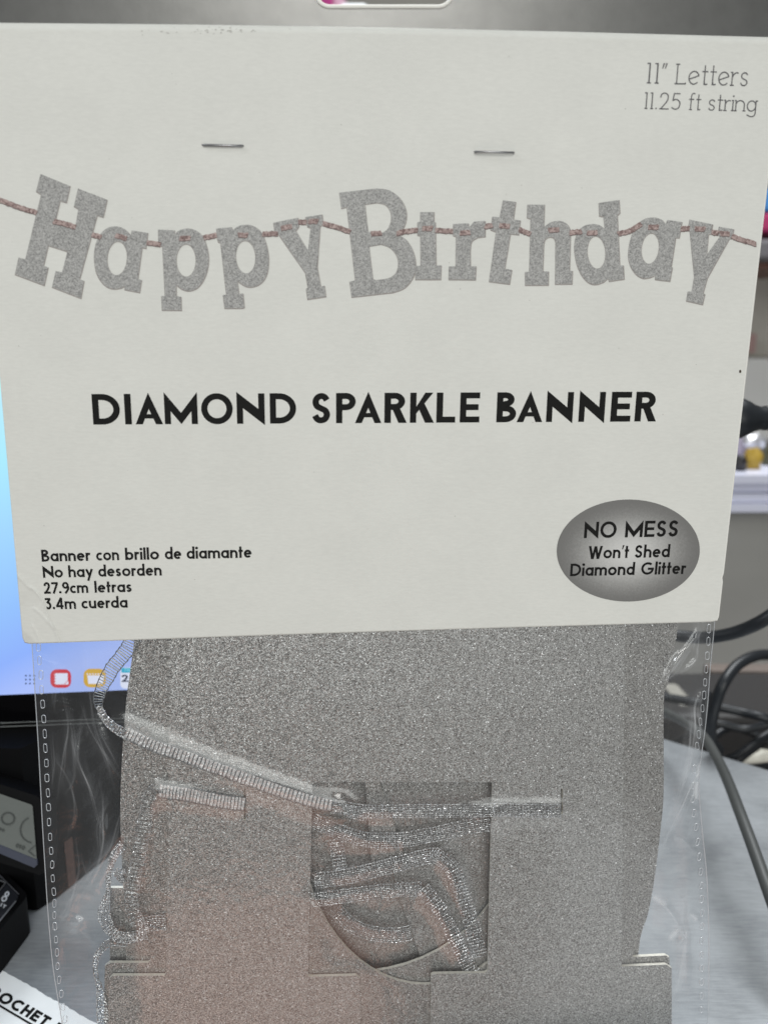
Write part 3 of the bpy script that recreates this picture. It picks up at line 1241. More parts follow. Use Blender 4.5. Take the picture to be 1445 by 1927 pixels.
mb = MB()
mb.prism([DV(-160, 1425), DV(70, 1498), DV(84, 1512), DV(88, 1600), DV(84, 1640), DV(76, 1647), DV(-160, 1573)][::-1], (0, .012, -.004))
mb.build('case', M['black'], dev)
mb = MB()
mb.add([DV(-120, 1452, .0006), DV(59, 1514, .0006), DV(62, 1517, .0006), DV(70, 1619, .0006), DV(-120, 1542, .0006)], [(0, 1, 2, 3, 4)])
lcd = mb.build('display', col('pale_lcd', (0.145, 0.155, 0.145), 0.22, vary=.06, scale=40), dev)
mb = MB()
mb.prism([DV(-120, 1542, .0010), DV(70, 1619, .0010), DV(71, 1627, .0010), DV(65, 1633, .0010), DV(-120, 1556, .0010)], (0, .001, 0))
mb.build('display_lip', col('bluish_lip', (0.055, 0.06, 0.085), 0.3), dev)
mb = MB()
g = lambda x, y, d: DV(x, y, .0009 + d)
for e_, wd in ((ell(15.5, 1540.5, 12, 11, 0, 360, 28), 1.5), (ell(62, 1562, 23, 24, 95, 250, 20), 1.3)):
    cl = e_ + [e_[0]] if wd == 1.5 else e_
    for q in band(cl, wd):
        mb.add([g(x, y, 0) for x, y in q], [(0, 1, 2, 3)])
put_words(mb, [('DE', -2, 8)], ((-2, 1562), (8, 1566)), 5, .3, .15, mapper=lambda x, y, d: g(x, y, .00005 + d))
put_words(mb, [('OSO', 29, 47)], ((29, 1594), (47, 1601)), 8, .3, .12, mapper=lambda x, y, d: g(x, y, .00005 + d))
for q in band([(68, 1590), (54, 1602), (66, 1612)], 1.0):
    mb.add([g(x, y, 0.00001) for x, y in q], [(0, 1, 2, 3)])
mb.build('display_lettering', col('lcd_ink', (0.06, 0.065, 0.062), 0.3), lcd)

# calculator: right-hand corner of its body
ZC = 0.020
c0 = TZ(54, 1684, ZC)
u1 = (TZ(0, 1631, ZC) - c0); u1.z = 0; u1.normalize()
u2 = (TZ(0, 1752, ZC) - c0); u2.z = 0; u2.normalize()
calc = thing('calculator', c0 + u1 * .05 + u2 * .04 - Vector((0, 0, ZC)), 'black pocket calculator with silver trim and white digit lettering', 'calculator')


def rcorner(poly, r, n=5):
    out = []
    m_ = len(poly)
    for i in range(m_):
        p, a, c = poly[i], poly[i - 1], poly[(i + 1) % m_]
        d1, d2 = (a - p).normalized(), (c - p).normalized()
        for k in range(n + 1):
            t = k / n
            out.append((p + d1 * r) * (1 - t) ** 2 + p * 2 * t * (1 - t) + (p + d2 * r) * t * t)
    return out


def cpt(a, b_, z=ZC):
    v = c0 + u1 * a + u2 * b_
    return Vector((v.x, v.y, z))


body = rcorner([cpt(0, 0), cpt(.12, 0), cpt(.12, .075), cpt(0, .075)], .0035)
mb = MB(); mb.prism(body, (0, 0, -ZC + .0008))
o = mb.build('body', M['black'], calc)
md = o.modifiers.new('bevel', 'BEVEL'); md.width = .0012; md.segments = 2; md.limit_method = 'ANGLE'
mb = MB()
pan = rcorner([cpt(.004, .0042, ZC + .0006), cpt(.116, .0042, ZC + .0006), cpt(.116, .07, ZC + .0006), cpt(.004, .07, ZC + .0006)], .002)
mb.prism(pan, (0, 0, -.0005))
mb.build('face_plate', col('slate_panel', (0.022, 0.024, 0.030), 0.35, vary=.15, scale=200), calc)
mb = MB()
mb.tube([cpt(.0036, .0075, ZC + .0008), cpt(.0036, .068, ZC + .0008)], .00035, 8)
mb.tube([cpt(.0055, .0036, ZC + .0004), cpt(.11, .0036, ZC + .0004)], .0002, 8)
mb.build('trim', col('silver_trim', (0.55, 0.57, 0.62), 0.3, metal=.85), calc)
# display window, seen at the frame's edge
mb = MB()
wp = [(0, 1671), (13, 1659), (4, 1655), (-30, 1640), (-70, 1690), (-20, 1705)]
mb.add([TZ(x, y, ZC + .0009) for x, y in [(-8, 1684), (10, 1663), (-60, 1632), (-80, 1655)]], [(0, 1, 2, 3)])
mb.build('window', M['black_gloss'], calc)
mb = MB()
mb.tube([TZ(-8, 1685, ZC + .001), TZ(11.5, 1661, ZC + .001)], .0003, 8)
mb.tube([TZ(11.5, 1661, ZC + .001), TZ(-60, 1631, ZC + .001)], .0002, 8)
mb.build('window_trim', col('silver_trim_dark', (0.42, 0.43, 0.45), 0.3, metal=.8), calc)
mb = MB()


def aff(mb, text, org, ex, ey, wgt, gap, z, mi=0):
    W, pol = layout(text, wgt, gap)
    for k, p in enumerate(pol):
        mb.add([TZ(org[0] + a * ex[0] + b_ * ey[0], org[1] + a * ex[1] + b_ * ey[1], z + (k % 6) * 6e-6) for a, b_ in p], [tuple(range(len(p)))], mi)


aff(mb, '8', (1.0, 1694.5), (16, 7.5), (11, -19), .15, .1, ZC + .001)
aff(mb, 'DIGIT', (-22.5, 1693), (8.6, 4.6), (3.4, -6.2), .20, .22, ZC + .001)
mb.build('lettering', col('white_print', (0.72, 0.76, 0.82), 0.4), calc)

# paper label on the counter, lower left
lab = thing('paper_label', TZ(40, 1900), 'white paper strip with underlined black capitals lying on the counter', 'label')
e0, e1 = TZ(-120, 1757), TZ(215, 1947)
edge = []
nn = 60
for i in range(nn + 1):
    t = i / nn
    p = e0.lerp(e1, t)
    edge.append(Vector((p.x + random.uniform(-.0003, .0003), p.y + random.uniform(-.0003, .0003), .0006)))
dn = Vector(((e1 - e0).y, -(e1 - e0).x, 0)).normalized() * .05
mb = MB()
mb.prism(edge + [Vector((e1.x, e1.y, .0006)) + dn, Vector((e0.x, e0.y, .0006)) + dn], (0, 0, -.0004))
mb.build('paper', col('bright_paper', (0.88, 0.90, 0.90), 0.6, vary=.02, scale=120), lab)
mb = MB()
aff(mb, 'CROCHET FI', (-42, 1861), (20.2, 11.6), (15.5, -17), .23, .14, .0008)
for q in band([(-60, 1856), (20, 1904), (110, 1957)], 1.9):
    mb.add([TZ(x, y, .00082) for x, y in q], [(0, 1, 2, 3)])
mb.build('lettering', M['ink'], lab)

# ================================================================== THE BANNER PACK
pbase = PK(700, 2110, 0)
pack = thing('banner_package', (pbase.x, pbase.y, 0.0), 'hanging party banner pack with white header card over a clear bag', 'package')

D_CARD = 2.2 * MM

# ---- header card
TL, TR, BR, BL = (-57, 43), (1475, 71), (1351, 1170), (44, 1212)


def top_y(x):
    return np.interp(x, [-57, 0, 350, 720, 1080, 1445, 1475], [42, 43, 46, 51.5, 60, 70, 71])


def polydist(X, Y, line):
    """distance from arrays of points to a polyline"""
    best = np.full(X.shape, 1e9)
    for (x0, y0), (x1, y1) in zip(line[:-1], line[1:]):
        dx, dy = x1 - x0, y1 - y0
        t = np.clip(((X - x0) * dx + (Y - y0) * dy) / (dx * dx + dy * dy), 0, 1)
        best = np.minimum(best, np.hypot(X - x0 - t * dx, Y - y0 - t * dy))
    return best


us = np.unique(np.concatenate([np.linspace(0, .10, 60), np.linspace(.10, 1, 90), [1 - .0017]]))
vs_ = np.unique(np.concatenate([np.linspace(0, .86, 70), np.linspace(.86, 1, 60)]))
U, V = np.meshgrid(us, vs_)
XT = TL[0] + (TR[0] - TL[0]) * U
YTP = top_y(XT)
XB = BL[0] + (BR[0] - BL[0]) * U
YB = BL[1] + (BR[1] - BL[1]) * U - 3.0 * np.sin(np.pi * U) * 0.6
CX = XT + (XB - XT) * V
CY = YTP + (YB - YTP) * V
# rounded lower right corner
cr = np.hypot(CX - 1351, CY - 1170)
k = np.clip(1 - cr / 9, 0, 1)
CX -= 2.2 * k; CY -= 2.2 * k
k = np.clip(1 - np.hypot(CX - 44, CY - 1212) / 12, 0, 1)
CX += 3.2 * k; CY -= 2.6 * k
# little nick on the right edge
kk = np.exp(-((CX - 1358) / 6) ** 2 - ((CY - 1087) / 5) ** 2)
CX -= 2.0 * kk
crease1 = [(35, 1084), (55, 1105), (60.6, 1107), (69, 1114), (82, 1131), (85, 1143), (89, 1153.5), (95, 1169), (103, 1183), (112, 1205), (114, 1214)]
crease2 = [(64, 1145), (78, 1155), (85, 1164), (97, 1176.5), (102, 1183)]
crease3 = [(61.5, 1176.5), (72, 1198), (77, 1212)]
crease4 = [(38, 1182), (62, 1201), (72, 1214)]
d1 = polydist(CX, CY, crease1)


def left_of(line):
    xs = np.interp(CY, [p[1] for p in line], [p[0] for p in line])
    return (CX < xs) & (CY > line[0][1])


H = -0.034 * np.where(left_of(crease1), np.minimum(d1, 60), 0)
H -= 0.07 * np.where(left_of(crease4), polydist(CX, CY, crease4), 0)
H += 0.42 * np.exp(-(d1 / 1.8) ** 2)
H += 0.34 * np.exp(-(polydist(CX, CY, crease2) / 1.7) ** 2)
H += 0.30 * np.exp(-(polydist(CX, CY, crease3) / 1.8) ** 2)
for sx0, sx1, sy in ((382, 457, 274), (893.5, 966.5, 286)):
    dd = polydist(CX, CY, [(sx0, sy + 4), (sx1, sy + 4)])
    H -= 0.22 * np.exp(-(dd / 9) ** 2)
H += 0.25 * np.sin(CX / 300 + CY / 500) + 0.12 * np.sin(CX / 140 - CY / 190)
ny, nx = CX.shape
P = [PK(float(CX[j, i]), float(CY[j, i]), D_CARD + float(H[j, i]) * MM) for j in range(ny) for i in range(nx)]
F = [(j * nx + i, (j + 1) * nx + i, (j + 1) * nx + i + 1, j * nx + i + 1) for j in range(ny - 1) for i in range(nx - 1)]
cmi = [1 if i == nx - 2 else 0 for j in range(ny - 1) for i in range(nx - 1)]
card = mk('header_card', P, F, [M['paper'], M['core']], pack, smooth=True, mi=cmi)
sol = card.modifiers.new('thickness', 'SOLIDIFY')
sol.thickness = 0.0007
sol.offset = -1
sol.material_offset_rim = 1


def hcard(x, y):
    return 0.25 * math.sin(x / 300 + y / 500) + 0.12 * math.sin(x / 140 - y / 190)


def PR(x, y, d=0.0):
    """point printed on the card face"""
    return PK(x, y, D_CARD + hcard(x, y) * MM + 0.00006 + d)


def print_poly(mb, outer, holes, lift, mi):
    rings = [clean(outer)] + [clean(h_) for h_ in holes]
    tris = tessellate_polygon([[Vector((p[0], p[1], 0)) for p in r] for r in rings])
    flat = [p for r in rings for p in r]
    mb.add([PR(x, y, lift) for x, y in flat], [tuple(t) for t in tris], mi)


# title
title = [('D', 176.3, 227.7), ('I', 236.5, 249), ('A', 256, 307.5), ('M', 311, 373), ('O', 380, 439), ('N', 446.5, 498.8), ('D', 508.5, 557.7),
         ('S', 586.5, 623.6), ('P', 632.5, 669.3), ('A', 668, 717.5), ('R', 723, 764.5), ('K', 771, 815), ('L', 820.5, 856), ('E', 864.6, 901.4),
         ('B', 933.3, 970), ('A', 971.4, 1019.6), ('N', 1026.7, 1076.3), ('N', 1087.4, 1136), ('E', 1147.2, 1184.8), ('R', 1192.8, 1232.8)]
mb = MB()
for ch, x0, x1 in title:
    by = 799.0 + (x0 - 180) * (793.0 - 799.0) / (1232 - 180)
    cap = 57.5 - (x0 - 180) / 1052 * 1.5
    put_words(mb, [(ch, x0, x1)], ((x0, by), (x0 + 100, by - .4)), cap, .198, .1, mapper=PR, vp=(640, 7750))
mb.build('title_lettering', M['ink'], card)

mb = MB()
put_words(mb, [('Banner', 79.5, 171), ('con', 182, 225), ('brillo', 236.5, 300), ('de', 311, 342), ('diamante', 352, 474)], ((79, 1057), (474, 1049.5)), 22.4, .182, .075, mapper=PR, vp=(640, 7750))
put_words(mb, [('No', 82, 119.5), ('hay', 130, 176), ('desorden', 186, 305)], ((82, 1087.5), (305, 1083)), 22.0, .182, .075, mapper=PR, vp=(640, 7750))
put_words(mb, [('27.9cm', 83.5, 167), ('letras', 179, 249)], ((83.5, 1117.5), (249, 1114)), 21.5, .182, .075, mapper=PR, vp=(640, 7750))
put_words(mb, [('3.4m', 86, 144), ('cuerda', 154.5, 241)], ((86, 1147), (241, 1143.5)), 21.5, .182, .075, mapper=PR, vp=(640, 7750))
mb.build('spanish_lettering', M['ink_soft'], card)

mb = MB()
put_words(mb, [('11', 1215, 1239), ('"', 1243, 1253), ('Letters', 1271, 1406)], ((1216, 157), (1406, 162.5)), 39, .062, .12, slab=True, mapper=PR, vp=(640, 7750))
put_words(mb, [('11.25', 1211, 1279), ('ft', 1294, 1317), ('string', 1331, 1423)], ((1211, 205), (1423, 210.5)), 31.5, .070, .12, slab=True, mapper=PR, vp=(640, 7750))
mb.build('size_lettering', M['grey_ink'], card)

# badge
cpt3 = PR(1181.5, 1040)
hw = (PR(1316, 1036) - PR(1047, 1036)).length / 2
hv = (PR(1181, 940) - PR(1181, 1132)).length / 2
mb = MB()
print_poly(mb, ell(1181.5, 1036, 134.5, 96, 0, 360, 96, rot=-1.0), [], 0.0, 0)
mb.build('badge', badge_mat(cpt3, (hw, hv)), card)
mb = MB()
BP = lambda x, y, d: PR(x, y, .00004 + d)
put_words(mb, [('NO', 1098, 1158.5), ('MESS', 1175, 1275)], ((1098, 1012.8), (1275, 1009.5)), 30.5, .175, .10, mapper=BP, vp=(640, 7750))
put_words(mb, [("Won't", 1106, 1182), ('Shed', 1193, 1259)], ((1106, 1051.5), (1259, 1048.5)), 23.8, .178, .08, mapper=BP, vp=(640, 7750))
put_words(mb, [('Diamond', 1072, 1193), ('Glitter', 1205, 1289)], ((1072, 1084.3), (1289, 1080)), 23.5, .178, .08, mapper=BP, vp=(640, 7750))
mb.build('badge_lettering', M['ink'], card)

# printed banner picture
f3 = lambda p: (p[0] / 3.0104, 300 + p[1] / 3.0104)
f4 = lambda p: (480 + p[0] / 3.0104, 330 + p[1] / 3.0104)
f5 = lambda p: (960 + p[0] / 2.979, 340 + p[1] / 2.979)
fp = lambda p: (390 + p[0] / 9.633, 400 + p[1] / 9.633)
ft = lambda p: (900 + p[0] / 7.225, 360 + p[1] / 7.225)


def sm(pts, n=4):
    return crom(pts, n)


LET = []
LET.append((f3, [(232, 83), (398, 150), (378, 243), (342, 232), (315, 345), (428, 388), (447, 280), (422, 265), (444, 165), (608, 228), (586, 325), (552, 315), (452, 678), (477, 688), (460, 785), (298, 722), (318, 633), (355, 640), (385, 520), (275, 486), (248, 602), (274, 612), (252, 712), (88, 650), (108, 556), (146, 566), (236, 198), (208, 180)], []))
LET.append((f3, [(748, 402), (838, 416), (828, 502), (806, 498), (782, 676), (803, 684), (792, 752), (708, 736), (709, 716)] + sm([(690, 726), (650, 732), (610, 722), (575, 690), (548, 640), (536, 570), (540, 500), (560, 440), (595, 398), (640, 380), (690, 386), (725, 410), (742, 432)]), [ell(666, 560, 57, 97, 0, 360, 30, rot=4)]))
LET.append((f3, [(898, 398), (990, 402), (990, 425)] + sm([(1010, 405), (1050, 392), (1095, 396), (1135, 420), (1165, 470), (1182, 550), (1176, 620), (1155, 680), (1120, 725), (1075, 743), (1035, 735), (1000, 710)]) + [(1000, 775), (1026, 778), (1028, 853), (920, 852), (916, 775), (936, 772), (922, 490), (900, 486)], [ell(1056, 572, 56, 93, 0, 360, 30)]))
LET.append((fp, [(172, 290), (440, 265), (468, 318)] + sm([(520, 275), (600, 235), (700, 220), (800, 230), (900, 280), (980, 360), (1040, 480), (1085, 630), (1112, 800), (1110, 960), (1085, 1100), (1040, 1200), (980, 1270), (900, 1320), (800, 1345), (720, 1338), (640, 1300), (553, 1240)]) + [(572, 1470), (650, 1468), (672, 1715), (640, 1728), (320, 1730), (290, 1495), (350, 1490), (245, 540), (205, 530), (185, 470)], [ell(700, 805, 182, 300, 0, 360, 30, rot=-3)]))
LET.append((f4, [(105, 268), (243, 240), (248, 290), (230, 313), (300, 425), (316, 296), (298, 290), (286, 236), (380, 222), (385, 272), (368, 290), (352, 520), (372, 630), (393, 625), (400, 685), (298, 700), (290, 642), (300, 635), (285, 550), (130, 328), (112, 320)], []))
LET.append((f4, [(478, 98)] + sm([(690, 74), (760, 85), (820, 130), (852, 190), (855, 250), (835, 305), (800, 335)]) + sm([(800, 336), (850, 360), (890, 420), (908, 490), (905, 550), (880, 600), (840, 640), (780, 662)]) + [(548, 688), (536, 602), (568, 595), (520, 178), (490, 185)],
            [[(622, 165)] + sm([(690, 155), (735, 165), (765, 200), (772, 250), (755, 300), (725, 325)]) + [(640, 321)], [(645, 402)] + sm([(715, 390), (765, 410), (800, 450), (812, 500), (800, 550), (760, 582), (690, 594)]) + [(668, 590)]]))
LET.append((f4, [(936, 208), (1012, 208), (1012, 262), (1020, 266), (1024, 512), (1053, 510), (1050, 588), (908, 588), (908, 514), (938, 512), (936, 340), (920, 338), (920, 266), (936, 262)], []))
LET.append((f4, [(1122, 275), (1207, 272), (1210, 296), (1240, 262), (1302, 258), (1302, 345)] + sm([(1260, 350), (1225, 375), (1217, 430)]) + [(1218, 515), (1250, 515), (1246, 590), (1096, 588), (1098, 516), (1136, 514), (1138, 345), (1122, 340)], []))
LET.append((ft, [(335, 122), (505, 145), (472, 385), (567, 395), (543, 585), (432, 575), (355, 1050), (450, 1068), (420, 1258), (145, 1222), (240, 550), (165, 520), (190, 345), (288, 352)], []))
LET.append((ft, [(665, 182), (895, 182), (888, 490)] + sm([(960, 430), (1040, 405), (1120, 405), (1190, 435), (1240, 510), (1248, 600)]) + [(1235, 1082), (1275, 1082), (1268, 1255), (1042, 1258)] + sm([(1048, 690), (1030, 640), (990, 618), (940, 625), (900, 660), (885, 720)]) + [(872, 1088), (950, 1090), (945, 1270), (635, 1272), (632, 1098), (690, 1092), (710, 370), (660, 355)], []))
LET.append((f5, [(495, 125), (608, 108), (612, 180), (598, 195), (612, 475), (632, 475), (636, 550), (552, 562), (548, 545)] + sm([(520, 568), (480, 580), (440, 572), (400, 530), (370, 460), (358, 370), (372, 300), (405, 258), (450, 244), (495, 248), (528, 270)]) + [(522, 200), (498, 196)], [ell(482, 402, 52, 92, 0, 360, 30, rot=-4)]))
LET.append((f5, [(878, 220), (960, 232), (945, 318), (925, 318), (900, 482), (906, 486), (892, 562), (810, 552), (812, 530)] + sm([(780, 542), (740, 545), (700, 520), (670, 470), (660, 410), (672, 330), (700, 260), (745, 218), (800, 206), (845, 218), (870, 245)]), [ell(783, 380, 50, 87, 0, 360, 30, rot=7)]))
LET.append((f5, [(1003, 218), (1132, 245), (1122, 297), (1108, 300), (1100, 415), (1175, 310), (1160, 300), (1168, 258), (1250, 272), (1242, 322), (1225, 325), (1102, 545), (1078, 630), (1088, 636), (1075, 692), (985, 672), (993, 622), (1015, 622), (1030, 540), (1005, 282), (995, 275)], []))
for fn, out, holes in LET:
    o_ = [fn(p) for p in out]
    hs = [[fn(p) for p in hh_] for hh_ in holes]
    mb = MB()
    # printed rim (darker outline with a slight drop) and the glitter face
    cx_ = sum(p[0] for p in o_) / len(o_); cy_ = sum(p[1] for p in o_) / len(o_)
    for q in band(o_ + [o_[0], o_[1]], 1.0, 1.4):
        mb.add([PR(x + .4, y + 1.3, 0.00001) for x, y in q], [(0, 1, 2, 3)], 1)
    for hh_ in hs:
        for q in band(hh_ + [hh_[0], hh_[1]], .8, 1.4):
            mb.add([PR(x, y + .5, 0.00001) for x, y in q], [(0, 1, 2, 3)], 1)
    print_poly(mb, o_, hs, 0.00003, 0)
    mb.build('printed_letter', [M['print_glitter'], M['rim']], card)

# printed cord threading the letters
CORD = [[(-20, 367), (0, 376), (35, 389), (70, 400)], [(101, 416), (120, 420), (143, 427)], [(174, 441), (191, 446)], [(218, 442), (239, 449)],
        [(277, 456), (303, 460)], [(338, 448), (359, 448)], [(383, 447), (408, 442)], [(448, 442), (467, 442)], [(494, 440), (523, 439)],
        [(529, 429), (550, 426)], [(561, 418), (577, 418)], [(580, 416), (599, 416)], [(607, 420), (633, 427), (659, 436)], [(698, 439), (718, 438)],
        [(746, 439), (765, 435), (786, 433)], [(794, 430), (814, 429)], [(819, 433), (852, 435)], [(865, 438), (885, 437)], [(912, 426), (926, 423)],
        [(939, 424), (959, 426)], [(976, 431), (998, 441)], [(1031, 433), (1052, 432)], [(1071, 438), (1094, 435)], [(1104, 438), (1124, 437)],
        [(1162, 440), (1185, 434), (1206, 421)], [(1219, 427), (1239, 427)], [(1280, 430), (1297, 430)], [(1306, 430), (1326, 431)],
        [(1338, 437), (1352, 438)], [(1353, 439), (1372, 440)], [(1376, 444), (1395, 451), (1422, 459)]]
mb = MB()
for seg in CORD:
    q = crom(seg, 10) if len(seg) > 2 else [tuple(np.array(seg[0]) + (np.array(seg[1]) - np.array(seg[0])) * t / 8) for t in range(9)]
    q = [(x + random.uniform(-.3, .3), y + random.uniform(-.7, .7)) for x, y in q]
    hw_ = 5.6 if len(seg) == 2 and seg[0][0] in (101,) else 4.4
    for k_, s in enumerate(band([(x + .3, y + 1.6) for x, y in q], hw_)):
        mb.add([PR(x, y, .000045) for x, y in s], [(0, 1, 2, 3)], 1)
    for k_, s in enumerate(band(q, hw_)):
        mb.add([PR(x, y, .00006) for x, y in s], [(0, 1, 2, 3)], 0)
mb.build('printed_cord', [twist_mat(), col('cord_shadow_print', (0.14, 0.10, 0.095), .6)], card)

# scuffs and specks on the board
mb = MB()
for k_ in range(46):
    x = random.gauss(405, 55); y = random.gauss(58, 4)
    r_ = random.uniform(.5, 1.6)
    mb.add([PR(a, b_, .00002) for a, b_ in ell(x, y, r_ * random.uniform(1, 2.2), r_ * .8, 0, 360, 7)], [tuple(range(7))], 0)
for k_ in range(40):
    x = random.uniform(20, 1330); y = random.uniform(100, 1100)
    r_ = random.uniform(.5, 1.1)
    mb.add([PR(a, b_, .00002) for a, b_ in ell(x, y, r_ * 1.3, r_ * .8, 0, 360, 7)], [tuple(range(7))], 0)
mb.add([PR(a, b_, .00002) for a, b_ in ell(1392, 699, 2.2, 3.2, 0, 360, 9)], [tuple(range(9))], 1)
scf = mb.build('scuffing', [col('scuff_grey', (0.50, 0.49, 0.455), .7), col('speck_brown', (0.05, 0.035, 0.02), .7)], card)

tag(scf, kind='stuff')
# ---- staples
for x0, x1, y0, y1, wd in ((382, 457, 273, 274.5, .36), (893.5, 966.5, 285.5, 287, .31)):
    mb = MB()
    line = [PK(x0 + 1, y0 + 2, D_CARD - .6 * MM), PK(x0, y0, D_CARD + .2 * MM), PK(x0 + 2, y0, D_CARD + .62 * MM), PK((x0 + x1) / 2, (y0 + y1) / 2, D_CARD + .75 * MM), PK(x1 - 2, y1, D_CARD + .62 * MM), PK(x1, y1, D_CARD + .2 * MM), PK(x1 - 1, y1 + 2, D_CARD - .6 * MM)]
    mb.tube(line, wd * MM, 10)
    mb.build('staple', M['staple'], pack, smooth=True)

# ---- hang tab (rear of the header, silver) with the slot
slot = rrect(722.5, -22, 127.5, 35, 26, 8)
mb = MB()
plate(mb, [(-120, -190), (1560, -175), (1490, 110), (-70, 110)], [slot], -0.4 * MM, .7 * MM, 0, 1)
tabo = mb.build('hang_tab', [M['tab'], M['core']], pack)
mb = MB()
ring = [PK(x, y, -0.45 * MM) for x, y in slot]
mb.tube(ring + [ring[0], ring[1]], .62 * MM, 10, cap=False)
mb.build('slot_rim', M['core'], tabo, smooth=True)

# ---- glitter letters stacked in the bag
TH = 1.15 * MM
grp = 'glitter letters stacked in the bag'


def letter(outer, holes, d, label, mat='glit', slits=()):
    mb = MB()
    plate(mb, outer, holes, d, TH, 0, 1)
    o = mb.build('glitter_letter', [M[mat], M['foam']])
    tag(o, label, 'cutout letter', grp)
    return o


# front: capital H; only its lower half shows under the header card
Hout = [(318, 1100), (583, 1100), (583, 1150), (925, 1150), (925, 1100), (1176, 1100), (1172, 1500), (1169, 1819), (1252, 1815), (1256, 1817), (1263, 1822), (1264, 2085), (808, 2085), (811, 1836), (815, 1833), (912, 1831), (917, 1828),
        (926, 1474), (922, 1472), (594, 1472), (588, 1476), (580, 1836), (583, 1838), (670, 1836), (677, 1841), (681, 2085), (200, 2085), (206, 1842), (212, 1836), (310, 1836), (313, 1830), (318, 1500)]
# trim the window out of the outline: legs joined by the bar above 1472
letter(Hout, [rrect(461, 1514, 1.9, 30, 1.7, 2), rrect(1056.5, 1508, 1.9, 24, 1.7, 2)], 1.1 * MM, 'front glitter letter H with slab feet and ribbon slits')
# second: same slab feet set a little higher, round counter seen in the window
c2 = ell(800, 1555, 232, 298, 0, 360, 56)
letter([(286, 1120), (1228, 1120), (1240, 1225), (1222, 1330), (1216, 1500), (1200, 1640), (1190, 1801), (1252, 1798), (1259, 1802), (1262, 2080), (192, 2080), (198, 1818), (206, 1812), (280, 1812), (284, 1806)], [c2], -0.5 * MM, 'second glitter letter with round counter, just behind the front one', 'glit_shade')
# third: the widest, rounded flanks left and right
flankL = sm([(262, 1130), (250, 1230), (238, 1320), (230, 1430), (227, 1520), (229, 1600), (234, 1700), (238, 1790), (240, 1900), (236, 2070)])
flankR = sm([(1276, 1130), (1274, 1185), (1267, 1228), (1257, 1282), (1249, 1310), (1248, 1390), (1248, 1488), (1244, 1545), (1232, 1645), (1219, 1718), (1200, 1800), (1195, 2070)])
letter(flankL + flankR[::-1], [ell(665, 1560, 300, 270, 0, 360, 56)], -2.1 * MM, 'widest glitter letter with curved flanks, third in the stack', 'glit_shade')
# fourth: slanted stroke seen inside the window
letter([(690, 1380), (1010, 1380), (1010, 2060), (850, 2060), (800, 1828), (748, 1680)], [], -4.2 * MM, 'deep glitter letter with a slanted edge inside the window', 'glit_shade')
letter([(520, 1350), (1020, 1350), (1020, 1950), (520, 1950)], [], -6.4 * MM, 'rearmost glitter letter filling the bottom of the window', 'glit_shade')
letter([(208, 1671), (330, 1671), (330, 2050), (206, 2050)], [], -3.8 * MM, 'glitter letter foot with a square top at the lower left of the stack', 'glit_shade')
letter([(685, 1440), (703, 1440), (770, 1640), (700, 1640)], [], -1.95 * MM, 'small dark glitter letter tip under the ribbon at the window top', 'glit_shade')


# ---- silver ribbon: woven ladder of threads
RIB = MB()


